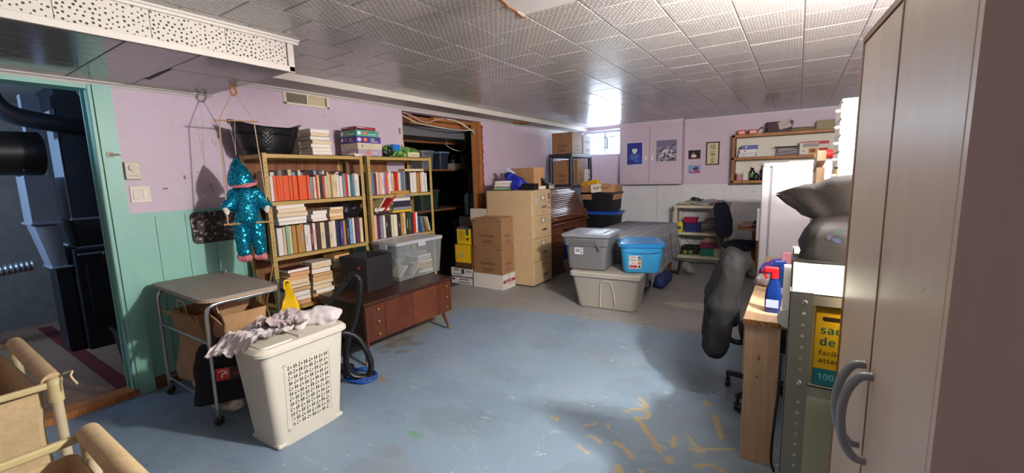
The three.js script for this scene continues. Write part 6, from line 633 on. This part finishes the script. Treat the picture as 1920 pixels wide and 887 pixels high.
// ---- cream low shelf, its contents
{
  const t = thing('low_shelf', 'cream plastic low shelf against the white panelling', 'shelf'), c = mat('#c8c1aa', .5), x0 = -1.755, x1 = -.92, zf = -7.68, zb = -8.12; for (const [y, h] of [[.9, .05], [.44, .045], [.04, .06]]) add(t, 'shelf_board', rb(x1 - x0, h, zf - zb, .008, (x0 + x1) / 2, y, (zf + zb) / 2), c); for (const [x, z] of [[x0 + .03, zf - .03], [x1 - .03, zf - .03], [x0 + .03, zb + .03], [x1 - .03, zb + .03]]) add(t, 'leg', rb(.05, .92, .05, .008, x, .46, z), c);
  const yt = .927, ym = .464, yl = .072; const r = rng(15);
  for (let i = 0; i < 6; i++) solid('newspaper', ordw(i) + ' folded paper from the left on the cream shelf', 'paper', crumple(muv(new THREE.BoxGeometry(.26, .018, .2, 8, 1, 8)), .025, 9, i), mat(['#b9a58a', '#c6b8a2', '#9a948f', '#c9c4c0', '#4a484a', '#8c8a92'][i], .75), [-1.6 + i * .09, yt + .016 + (i % 3) * .02, -7.86 + (r() - .5) * .1], [0, r() - .5, (r() - .5) * .15], 'papers on the cream shelf');
  solid('camera_bag', 'black and grey pouch on the papers of the cream shelf', 'pouch', blob([[[-.07, 0, 0], [.08, -.03, .02], .045, .035]], .012, .03, (x, y, z) => .012 * noise(x * 25, y * 25, z * 25)), mat('#2c2b2e', .35), [-1.4, yt + .09, -7.85]); solid('cloth_bundle', 'grey patterned cloth heap on the cream shelf', 'cloth', blob([[[-.1, .02, 0], [.1, .03, 0], .04, .045]], .013, .03, (x, y, z) => .02 * noise(x * 20, y * 20, z * 20)), mat('#8f8d96', .8), [-1.22, yt + .025, -7.83]); solid('tan_box', 'small tan box at the right of the cream shelf top', 'box', rb(.1, .05, .12, .003, -1.09, yt + .026, -7.76), mat('#a8803c', .6)); const bl = thing('picture_book', 'grey picture book with blue corner on the cream shelf', 'book', [-.97, yt, -7.82], .1); add(bl, 'book', rb(.18, .045, .2, .003, 0, .023, 0), mat('#7d8288', .5)); add(bl, 'cover_picture', rb(.1, .012, .14, .003, .0, .052, 0), mat('#3f7fae', .5));
  const tub = (l, x, y, w, h, c2, d = .2) => { const o = thing('plastic_basket', l, 'basket', [x, y, -7.86], 0); add(o, 'body', loft([rrect(w * .85, d * .85, .02, 0), rrect(w, d, .02, h), rrect(w + .016, d + .016, .02, h), rrect(w - .01, d - .01, .02, h), rrect(w * .8, d * .8, .02, .01)]), mat(c2, .5)); return o; };
  const yb = thing('yellow_container', 'yellow container with dark label on the cream middle shelf', 'container', [-1.66, ym, -7.75]); add(yb, 'body', loft([rrect(.1, .08, .015, 0), rrect(.1, .08, .015, .13), rrect(.07, .06, .015, .17)]), mat('#c9b41a', .4)); add(yb, 'label_print', b6(-.035, .03, .04, .1, .04, .0415), mat('#4a5a3a', .5)); tub('navy blue basket on the cream middle shelf', -1.46, ym, .28, .15, '#1c2f6a'); const mg = tub('magenta basket nested on top of the navy one', -1.5, ym + .152, .22, .09, '#a3154c', .16); solid('plastic_bag', 'grey translucent plastic bag heap on the cream middle shelf', 'bag', blob([[[-.16, .07, 0], [.16, .08, 0], .08, .09], [[-.05, .15, 0], [.12, .17, 0], .06, .05]], .018, .05, (x, y, z) => .03 * noise(x * 14, y * 14, z * 14)), mat('#6f6d6a', .4), [-1.15, ym + .03, -7.88]);
  solid('shoes', 'black and green sports shoes heap on the cream bottom shelf', 'shoes', blob([[[-.14, .04, .05], [.1, .05, .05], .045, .05], [[-.1, .1, -.02], [.14, .11, -.02], .05, .05], [[-.18, .03, .08], [-.05, .03, .1], .035, .035]], .013, .03, (x, y, z) => .014 * noise(x * 24, y * 24, z * 24)), mat('#191a1c', .6), [-1.5, yl, -7.86]); solid('tennis_ball', 'green ball at the left under the shoes on the cream shelf', 'ball', sph(.038, -1.56, yl + .04, -7.74), mat('#7f9a4a', .9), null, null, 'green balls'); solid('tennis_ball', 'green ball at the right under the shoes on the cream shelf', 'ball', sph(.038, -1.47, yl + .04, -7.735), mat('#6f8a44', .9), null, null, 'green balls');
  solid('teal_box', 'teal box on the cream bottom shelf', 'box', rb(.22, .12, .2, .006, -1.2, yl + .062, -7.82), mat('#1c7a68', .5)); solid('crimson_box', 'crimson box stacked on the teal one', 'box', rb(.24, .1, .18, .006, -1.2, yl + .175, -7.83), mat('#8a2446', .5)); for (let i = 0; i < 4; i++) solid('pattern_envelope', ordw(i) + ' paper packet from the bottom on the crimson box', 'paper', rb(.24 - i * .015, .016, .16, .002, -1.19 + i * .008, yl + .235 + i * .0175, -7.83, 0, i * .06, 0), mat(['#b09a84', '#c6b49c', '#a58c78', '#bfae98'][i], .75), null, null, 'packets on the crimson box'); solid('carton', 'pale carton at the right of the cream bottom shelf', 'box', rb(.18, .13, .18, .004, -1.01, yl + .066, -7.8), mat('#b3aba4', .75));
  solid('floor_cable', 'long black cable lying on the floor before the cream shelf', 'cable', tube([[-1.7, .012, -7.5], [-1.4, .012, -7.38], [-1.1, .012, -7.42], [-.9, .012, -7.3], [-.6, .012, -7.2]], .009, 40, 6), M.black); add(t, 'hanging_cord', tube([[-1.62, .42, -8.05], [-1.6, .3, -8.02], [-1.5, .2, -8.0], [-1.3, .16, -8.0]], .005, 20, 6), mat('#6a2a2a', .5), null, null, 'thin dark red cord');
}
// ================================================================ office chairs
function officeChair(label, pos, turn, col, seatY = .47, spin = .35, tall = 1) {
  const t = thing('office_chair', label, 'chair', pos, turn), bk = mat('#17171a', .45), up = mat(col, .9);
  for (let i = 0; i < 5; i++) { const a = i / 5 * 6.283 + spin, c = Math.cos(a), s = Math.sin(a); const l = add(t, 'base_arm', loft([rrect(.05, .045, .01, 0), rrect(.032, .03, .008, .3)]).rotateX(Math.PI / 2 + .12).rotateY(Math.PI / 2 - a).translate(0, .13, 0), bk); add(l, 'caster', merge([cyl(.028, .028, .018, 16, c * .29 + s * .014, .028, s * .29 - c * .014, Math.PI / 2, 0, 0).rotateY(0), cyl(.028, .028, .018, 16, c * .29 - s * .014, .028, s * .29 + c * .014, Math.PI / 2, 0, 0), cyl(.01, .01, .05, 8, c * .29, .06, s * .29)]), bk); }
  add(t, 'gas_column', merge([cyl(.028, .032, .14, 14, 0, .2, 0), cyl(.016, .016, .2, 12, 0, seatY - .12, 0)]), bk); add(t, 'mechanism', rb(.16, .05, .22, .015, 0, seatY - .06, 0), bk); add(t, 'seat', loft([rrect(.4, .38, .1, seatY - .04, 0, .03, 8), rrect(.48, .47, .14, seatY - .02, 0, .03, 8), rrect(.48, .47, .14, seatY + .02, 0, .03, 8), rrect(.42, .41, .12, seatY + .045, 0, .03, 8), rrect(.2, .2, .08, seatY + .04, 0, .03, 8)], { crease: 1 }), up);
  add(t, 'back_support', tube([[0, seatY - .06, -.08], [0, seatY - .07, -.24], [0, seatY + .02, -.29], [0, seatY + .2, -.27]], .018, 20, 8), bk); const bg = loft([rrect(.3, .035, .015, 0, 0, 0, 6), rrect(.42, .07, .03, .06, 0, 0, 6), rrect(.45, .075, .035, .25, 0, .01, 6), rrect(.4, .065, .03, .46, 0, -.01, 6), rrect(.26, .035, .015, .53, 0, -.02, 6)], { crease: 1 }); add(t, 'backrest', bg.scale(1, tall, 1), up, [0, seatY + .08, -.25], [-.14, 0, 0]);
  return t;
}
officeChair('navy blue office chair at the far desk', [-.62, 0, -6.95], 72 * RAD, '#141a33', .42);
officeChair('black office chair hidden under the coat at the near desk', [-.06, 0, -3.08], 100 * RAD, '#1a1a1d', .45, .21, .68);
{
  const t = thing('winter_coat', 'puffy black coat hung over the near office chair', 'coat', [-.06, 0, -3.08], 100 * RAD), B = [];
  for (let i = 0; i < 6; i++) { const x = -.165 + i * .066, dz = .012 * Math.sin(i * 2.1), rr = .066; B.push([[x * 1.12, .37 + .02 * Math.cos(i * 1.7), -.355 + dz], [x, .66, -.335 + dz], rr, rr + .004], [[x, .66, -.335 + dz], [x * .95, .9, -.275], rr + .004, rr - .008]); }
  for (const s of [-1, 1]) B.push([[s * .14, .9, -.26], [s * .2, .66, -.3], .06, .052], [[s * .2, .66, -.3], [s * .185, .42, -.32], .052, .045]);
  B.push([[-.12, .945, -.255], [.12, .945, -.255], .05, .05], [[-.11, .92, -.19], [.11, .92, -.19], .04, .04], [[-.1, .86, -.165], [.1, .86, -.165], .03, .03]);
  add(t, 'shell', blob(B, .0135, .035, (x, y, z) => .008 * noise(x * 20, y * 5, z * 20) + .007 * Math.abs(noise(x * 26, y * 14, z * 26)) + .003 * noise(x * 40, y * 26, z * 40) + (y > .84 ? .005 * noise(x * 60, y * 30, z * 60) : 0)), mat('#0d0d0f', .88));
}
// ---- far desk
{
  const t = thing('far_desk', 'pine desk beside the fridge at the far wall', 'desk'), x0 = -.66, x1 = .3, z0 = -6.62, z1 = -7.5, H = .7; add(t, 'desk_top', muv(rb(x1 - x0, .03, z0 - z1, .006, (x0 + x1) / 2, H - .015, (z0 + z1) / 2)), M.pine); for (const [x, z] of [[-.39, z0 - .04], [x1 - .04, z0 - .04], [-.5, z1 + .04], [x1 - .04, z1 + .04]]) add(t, 'leg', muv(b6(x - .035, x + .035, 0, H - .03, z - .035, z + .035)), M.pine);
  solid('cloth_bundle', 'tan cap lying on the far desk corner', 'cap', sph(.1, -.58, H + .02, -6.74, 1, .32, .8), mat('#a88676', .8)); solid('pen_tray', 'dark tray of pens and papers on the far desk', 'tray', merge([rb(.3, .04, .2, .01, -.34, H + .02, -6.76), rb(.12, .03, .1, .01, -.3, H + .05, -6.74)]), M.darkgrey); for (let i = 0; i < 3; i++) solid('pen', ['white pen nearest the fridge on the desk tray', 'grey pen in the middle of the desk tray', 'white pen leftmost on the desk tray'][i], 'pen', bar([-.4 + i * .03, H + .06, -6.68], [-.28 + i * .02, H + .075, -6.72 - i * .02], .006, 8), mat(['#c9c9cc', '#8f9096', '#d6d4d0'][i], .4)); solid('printer', 'flat black device behind the tray on the far desk', 'device', merge([rb(.34, .05, .24, .012, -.25, H + .09, -7.1), rb(.4, .06, .26, .012, -.3, H + .031, -7.1)]), M.black); solid('small_carton', 'small brown and white packet against the fridge', 'box', rb(.1, .09, .1, .003, -.19, H + .046, -6.75, 0, .4, .2), mat('#a07f66', .7)); solid('black_case', 'large black case under the far desk', 'case', rb(.42, .42, .4, .04, -.12, .22, -7.12), M.black); 
}
// ---- fridge
{
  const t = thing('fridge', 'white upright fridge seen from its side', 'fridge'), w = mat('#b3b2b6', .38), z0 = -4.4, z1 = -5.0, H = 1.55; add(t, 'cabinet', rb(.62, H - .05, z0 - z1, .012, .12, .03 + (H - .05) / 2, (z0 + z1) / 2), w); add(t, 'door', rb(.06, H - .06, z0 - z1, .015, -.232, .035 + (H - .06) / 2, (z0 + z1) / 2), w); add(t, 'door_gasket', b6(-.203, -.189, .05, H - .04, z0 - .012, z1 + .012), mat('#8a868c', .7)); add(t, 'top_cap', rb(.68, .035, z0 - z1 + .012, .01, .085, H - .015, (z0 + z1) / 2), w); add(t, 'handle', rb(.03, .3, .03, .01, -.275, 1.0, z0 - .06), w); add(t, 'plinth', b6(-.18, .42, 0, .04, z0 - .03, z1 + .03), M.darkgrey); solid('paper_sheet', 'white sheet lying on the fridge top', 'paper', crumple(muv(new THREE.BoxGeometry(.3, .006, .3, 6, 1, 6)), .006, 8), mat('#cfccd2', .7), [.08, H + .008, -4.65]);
}
// ================================================================ near desk and its things
{
  const t = thing('near_desk', 'light wood desk with exposed chipboard edge', 'desk'), x0 = -.19, x1 = .42, z0 = -2.345, z1 = -4.15, H = .765; add(t, 'desk_top', muv(rb(x1 - x0, .03, z0 - z1, .004, (x0 + x1) / 2, H - .015, (z0 + z1) / 2)), M.beech); add(t, 'raw_edge', muv(b6(x0 + .003, x1, H - .028, H - .003, z0 + .001, z0 - .01)), texMat(pixTex(128, 128, (u, v) => { const n = pnoise(u, v, 30, 30, 4) > .12 ? -60 : 0; return [150 + n, 112 + n, 66 + n]; }, .12, .12), .9), null, null, 'bare chipboard edge');
  add(t, 'lit_post_board', b6(-.03, .0, H, 1.05, -2.352, -2.366), M.white); const pn = add(t, 'end_panel', muv(rb(.15, H - .03, .022, .003, -.102, (H - .03) / 2, z0 - .022)), M.beech); add(pn, 'screw', merge([[-.115, .57], [-.118, .47], [-.032, .46]].map(([x, y]) => sph(.008, x, y, z0 - .01, 1, 1, .4, 10))), M.brass); add(t, 'side_strip', muv(b6(x0 + .004, x0 + .02, .46, H - .03, z0 - .03, z0 - .06)), M.beech); add(t, 'far_panel', muv(b6(-.17, x1, 0, H - .03, z1, z1 + .022)), M.beech); add(t, 'back_panel', muv(b6(x1 - .02, x1 - .002, .1, H - .03, z0 - .05, z1 + .02)), M.beech);  // white board added for the lamp-lit face of the shelf post
  const spray = (label, x, z, body, trig, turn, s = 1) => { const o = thing('spray_bottle', label, 'spray bottle', [x, H, z], turn, 'spray bottles'); o.scale.setScalar(s); add(o, 'bottle', loft([rrect(.07, .045, .018, 0), rrect(.074, .05, .02, .01), rrect(.074, .05, .02, .08), rrect(.066, .046, .02, .12), rrect(.04, .036, .016, .165), rrect(.032, .032, .015, .185)]), mat(body, .15, { transmission: .5, thickness: 0 })); add(o, 'trigger_head', merge([cyl(.019, .019, .03, 14, 0, .195, 0), rb(.066, .03, .03, .008, -.014, .222, 0), rb(.012, .05, .014, .004, -.042, .195, 0, 0, 0, .5)]), mat(trig, .35)); sheet(o, 'bottle_label', .056, .042, mat('#9aa6c4', .5), [-.002, .05, .026]); return o; };
  spray('blue spray bottle with red trigger on the near desk', -.072, -2.52, '#123a8c', '#b0141a', 0); spray('spray bottle with blue trigger behind the red one', -.045, -2.82, '#2a559c', '#17429c', .2, .92);
  solid('plastic_bag', 'purple printed plastic bag on the near desk', 'bag', blob([[[-.05, .04, .0], [.06, .05, 0], .05, .055], [[0, .09, 0], [.06, .1, -.03], .04, .035]], .011, .04, (x, y, z) => .016 * noise(x * 24, y * 24, z * 24)), mat('#5b3f94', .35), [-.09, H + .01, -3.3]); solid('plastic_bag', 'clear crinkled plastic bag in front of the purple one', 'bag', blob([[[-.06, .03, 0], [.04, .03, 0], .032, .04]], .01, .03, (x, y, z) => .02 * noise(x * 30, y * 30, z * 30)), mat('#b9b2b6', .2, { transmission: .5, thickness: 0 }), [-.11, H + .006, -3.08]); solid('pink_packet', 'pink and white packet standing behind the spray bottles', 'packet', rb(.05, .22, .06, .006, -.03, H + .11, -3.1), mat('#c98a9a', .5));
  const pl = thing('round_lid', 'grey round lid leaning on the metal shelf post', 'lid', [.0, .8, -2.325]); add(pl, 'disc', xf(lathe([[0, 0], [.042, 0], [.047, .005], [.042, .01], [0, .007]], 28), 0, 0, 0, 1.35, 0, 0), mat('#a3a7a4', .4));
  // drawer tower with clear knobs
  const d = thing('drawer_tower', 'pale plastic drawer tower with clear side knobs, brightly lit', 'drawers', [0, H, 0]), wh = mat('#ddd6c4', .35), N = 14; add(d, 'cabinet', merge([b6(.15, .46, 0, 1.025, -2.43, -2.436), b6(.15, .46, 0, 1.025, -2.79, -2.796), b6(.45, .46, 0, 1.025, -2.43, -2.796), rb(.32, .012, .38, .005, .305, 1.024, -2.613), b6(.14, .46, 0, .012, -2.43, -2.796)]), wh); for (let i = 0; i < N; i++) { const y = .016 + i * .0715, k = add(d, 'drawer', rb(.3, .066, .345, .006, .295, y + .034, -2.613), mat(i < 10 ? '#dcc98a' : '#e6e2d8', .35)); add(k, 'knob', merge([sph(.01, .138, y + .036, -2.46, 1.4, .8, 1.4, 12)]), mat('#dfe6ea', .1, { transmission: .6, thickness: 0 })); }
  for (const [x, y, c, a] of [[.185, .975, '#9fc0cf', .4], [.2, .62, '#a9c79a', -.5], [.175, .57, '#a9cdbb', .5], [.3, .7, '#b7c79a', .2]]) add(d, 'leaf_sticker', new THREE.CircleGeometry(.026, 16).scale(1, .55, 1), mat(c, .5), [x, y, -2.4285], [0, 0, a]);
  // slatted wooden hutch and clutter
  const h = thing('desk_hutch', 'light wooden hutch with slatted side on the near desk', 'hutch'), o = M.beech; add(h, 'post', muv(b6(.085, .12, H, 1.5, -2.9, -2.935)), o); add(h, 'post', muv(b6(.085, .12, H, 1.57, -3.5, -3.535)), o); add(h, 'top_rail', muv(bx(.04, .055, .66, .103, 1.53, -3.22, -.1, 0, 0)), o); for (let i = 0; i < 5; i++) add(h, 'slat', muv(b6(.095, .11, H + .02, 1.5, -2.97 - i * .105, -3.05 - i * .105)), o); add(h, 'shelf_board', muv(b6(.12, .42, 1.4, 1.42, -2.9, -3.535)), o); add(h, 'back_board', muv(b6(.41, .42, H, 1.5, -2.9, -3.535)), o); solid('red_pouch', 'bright red pouch on top of the wooden hutch', 'pouch', blob([[[0, .01, .05], [.04, .015, -.06], .022, .022], [[.04, .01, .05], [.08, .01, -.04], .02, .02]], .008, .03, (x, y, z) => .008 * noise(x * 30, y * 30, z * 30)), mat('#c2161a', .5), [.13, 1.565, -3.2]); solid('tan_pouch', 'small tan bundle beside the red pouch', 'pouch', blob([[[0, .01, .02], [0, .01, -.03], .024, .022]], .008, .03), mat('#b08a4c', .6), [.1, 1.555, -3.4]);
}
// ================================================================ grey metal shelf
{
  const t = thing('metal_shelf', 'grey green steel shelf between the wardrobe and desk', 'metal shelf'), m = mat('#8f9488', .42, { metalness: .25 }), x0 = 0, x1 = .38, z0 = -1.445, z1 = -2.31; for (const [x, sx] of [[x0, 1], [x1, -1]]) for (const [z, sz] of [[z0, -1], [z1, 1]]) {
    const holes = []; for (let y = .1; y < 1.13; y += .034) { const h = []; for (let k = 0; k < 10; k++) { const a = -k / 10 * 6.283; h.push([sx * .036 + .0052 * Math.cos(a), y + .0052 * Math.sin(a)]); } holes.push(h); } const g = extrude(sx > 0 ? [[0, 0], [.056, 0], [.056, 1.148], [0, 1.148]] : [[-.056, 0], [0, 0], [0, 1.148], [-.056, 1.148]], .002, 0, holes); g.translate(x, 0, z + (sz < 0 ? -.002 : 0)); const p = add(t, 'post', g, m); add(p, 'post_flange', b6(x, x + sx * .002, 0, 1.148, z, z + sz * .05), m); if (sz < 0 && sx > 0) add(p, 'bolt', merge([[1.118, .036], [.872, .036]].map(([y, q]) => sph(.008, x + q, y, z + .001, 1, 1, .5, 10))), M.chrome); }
  for (const y of [1.145, .872, .46, .1]) add(t, 'shelf', merge([b6(x0 + .003, x1 - .003, y - .003, y, z0 - .003, z1 + .003), b6(x0 + .003, x1 - .003, y - .032, y, z0 - .003, z0 - .005), b6(x0 + .003, x1 - .003, y - .032, y, z1 + .005, z1 + .003), b6(x0 + .003, x0 + .005, y - .032, y, z0 - .003, z1 + .003), b6(x1 - .005, x1 - .003, y - .032, y, z0 - .003, z1 + .003)]), mat('#9ca291', .4, { metalness: .1 })); add(t, 'added_back_sheet', b6(x1, x1 + .002, .08, 1.14, z0, z1), m); add(t, 'slot_row', merge(Array.from({ length: 12 }, (_, i) => b6(.075, .085, 1.1452, 1.1456, z0 - .1 - i * .06, z0 - .103 - i * .06))), mat('#3c3f38', .8)); add(t, 'lit_post_plate', b6(x0 - .002, x0, .1, 1.12, z1 + .06, z1), mat('#c9cdbf', .4));  // back sheet added to block lamp light; pale side plate paints the lit flange
  const b = thing('bag_carton', 'yellow kitchen bag carton on the metal shelf', 'box', [.215, .874, -1.54]); add(b, 'carton', rb(.3, .215, .16, .003, 0, .108, 0), mat('#c9a20e', .6)); sheet(b, 'printed_side', .298, .213, printMat(600, 430, (g, w, h) => { g.fillStyle = '#d8b40c'; g.fillRect(0, 0, w, h); g.fillStyle = '#1c6a58'; g.font = 'bold 66px sans-serif'; g.fillText('sacs à déchets', 22, 120); g.fillText('de cuisine', 22, 190); g.fillStyle = '#4a3c0c'; g.font = 'bold 40px sans-serif'; g.fillText('faciles à', 22, 248); g.fillText('attacher', 22, 294); g.fillStyle = '#0f7a86'; g.fillRect(0, 330, 165, 100); g.fillStyle = '#7fc4c4'; g.font = 'bold 50px sans-serif'; g.fillText('100', 22, 396); g.fillStyle = '#cfe6e4'; g.fillRect(120, 366, 30, 34); g.fillStyle = '#c9c6c0'; g.beginPath(); g.moveTo(200, 430); g.lineTo(270, 240); g.lineTo(430, 210); g.lineTo(460, 430); g.fill(); g.fillStyle = '#3a3410'; g.font = 'bold 26px sans-serif'; g.fillText('49,5 x 55', 180, 380); g.fillText('(19,5 x 22)', 180, 414); g.fillStyle = '#2a2206'; g.beginPath(); g.roundRect(30, 18, 150, 26, 12); g.fill(); }, .4), [0, .108, .0812]); solid('carton', 'open brown carton behind the yellow one on the metal shelf', 'cardboard box', merge([rb(.3, .24, .2, .003, .22, .995, -1.74), bx(.3, .004, .08, .22, 1.1, -1.63, .4, 0, 0)]), M.card); solid('plastic_bag', 'white plastic liner poking out of the metal shelf carton', 'bag', blob([[[-.1, 0, 0], [.1, 0, 0], .022, .022]], .008, .02, (x, y, z) => .014 * noise(x * 30, y * 30, z * 30)), mat('#cfcdc6', .4), [.17, 1.1, -1.585]);
  solid('power_cord', 'black power cord hanging behind the near desk panel', 'cord', tube([[-.02, .62, -2.31], [-.022, .45, -2.28], [-.03, .3, -2.27], [-.035, .1, -2.28], [-.02, .02, -2.3]], .006, 24, 6), M.black);
  // reusable black bags piled on top
  const g1 = thing('shopping_bag', 'black reusable bag slumped on the metal shelf top', 'bag', [.16, 1.147, -2.02]), lr = []; for (let i = 0; i <= 8; i++) { const f = i / 8; lr.push(rrect(.27 - .07 * f ** 4 + .02 * Math.sin(f * 3.1), .19 - .1 * f * f + .02 * Math.sin(f * 3.1), .05, .185 * f, .02 * f, 0, 8)); } add(g1, 'bag', crumple(crumple(loft(lr, { crease: .9 }), .024, 8, 3), .01, 20, 6), mat('#0e0e10', .7)); add(g1, 'bottom_fold', crumple(muv(new THREE.BoxGeometry(.16, .008, .14, 8, 1, 6).translate(-.08, .006, .03)), .012, 10), mat('#0e0e10', .7)); for (const [x, y, c, a] of [[-.05, .105, '#231a36', 1.2], [-.028, .12, '#112e23', .3], [-.03, .09, '#13223e', -.4]]) add(g1, 'petal_print', new THREE.CircleGeometry(.0145, 16).scale(1, .6, 1), mat(c, .7), [x, y, .104], [-.12, 0, a]);
  const g2 = thing('shopping_bag', 'flared dark grey fabric bag lying open over the slumped one', 'bag', [0, 0, -2.03]), rings = []; for (let i = 0; i <= 14; i++) { const f = i / 14, o = [], x = -.035 + .38 * f, up = 1.397 + .125 * f ** .85, lo = 1.392 - .19 * f ** .6 + .06 * Math.max(0, f - .5), th = .012 + .1 * f ** .8; for (let k = 0; k < 24; k++) { const a = k / 24 * 6.283, q = Math.sign(Math.sin(a)) * Math.abs(Math.sin(a)) ** .7; o.push([x + .03 * (1 - f) * -q * q, (up + lo) / 2 + (up - lo) / 2 * q, th * Math.cos(a) + .04 * q * f]); } rings.push(o); } add(g2, 'bag', crumple(crumple(loft(rings, { crease: .9 }), .02, 8), .016, 17, 5), texMat(speck([24, 23, 24], 4, 7), .62, { bumpMap: fineBump, bumpScale: .001 }));
}
// ================================================================ wardrobe at the right edge
{
  const ang = Math.atan2(.05, .65), t = thing('wardrobe', 'tall birch wardrobe with grey bow handles at the right edge', 'wardrobe', [.17, 0, -.75], ang), H = 1.81, L = .652, D = .5;   // local: front plane x = 0, runs to -z, depth to +x
  add(t, 'carcass', muv(b6(.018, D, 0, H - .002, -.0, -L)), M.birch); add(t, 'side_panel', muv(b6(-.003, D, 0, H, 0.0005, .014)), M.birch); add(t, 'edge_band', merge([b6(-.0042, .018, 0, H, -L, -L + .012), b6(-.0042, .018, H - .014, H, -L, 0)]), M.birchEdge);
  for (const [a, b, hz] of [[-.003, -.324, -.296], [-.329, -L + .014, -.357]]) { const d = add(t, 'door', muv(rb(.018, H - .03, Math.abs(a - b), .002, .006, (H - .03) / 2 + .012, (a + b) / 2)), M.birch); add(d, 'edge_band', b6(-.0042, .015, .012, H - .018, b - .0005, b + .0065), M.birchEdge); add(d, 'handle', tube([[-.003, 1.09, hz], [-.024, 1.085, hz], [-.042, 1.05, hz], [-.048, 1.0, hz], [-.042, .95, hz], [-.024, .915, hz], [-.003, .91, hz]], .0085, 40, 12), mat('#8d9096', .35, { metalness: .3 })); }
  for (const [lb, x, z, w, h, d] of [['unseen carton added at the near end of the wardrobe top to block light', .43, -.93, .44, .5, .3], ['unseen carton added at the far end of the wardrobe top to block light', .4, -1.25, .44, .5, .27]]) { const c = thing('blocker_carton', lb, 'cardboard box', [x, H + .001, z], ang, 'added light blocking cartons on the wardrobe'); add(c, 'carton', rb(w, h, d, .004, 0, h / 2, 0), M.card); add(c, 'tape', b6(-w / 2, w / 2, h, h + .001, -.025, .025), mat('#b48c5e', .3)); }  // unseen cartons added to keep lamp light off the wardrobe side
  add(t, 'scratch', bar([-.003, 1.313, -.095], [-.003, 1.325, -.07], .0006, 5), mat('#e6d4c2', .6));
}
scene.traverse((o) => { if (o.isMesh) { o.castShadow = true; o.receiveShadow = true; } });
renderer.render(scene, camera);
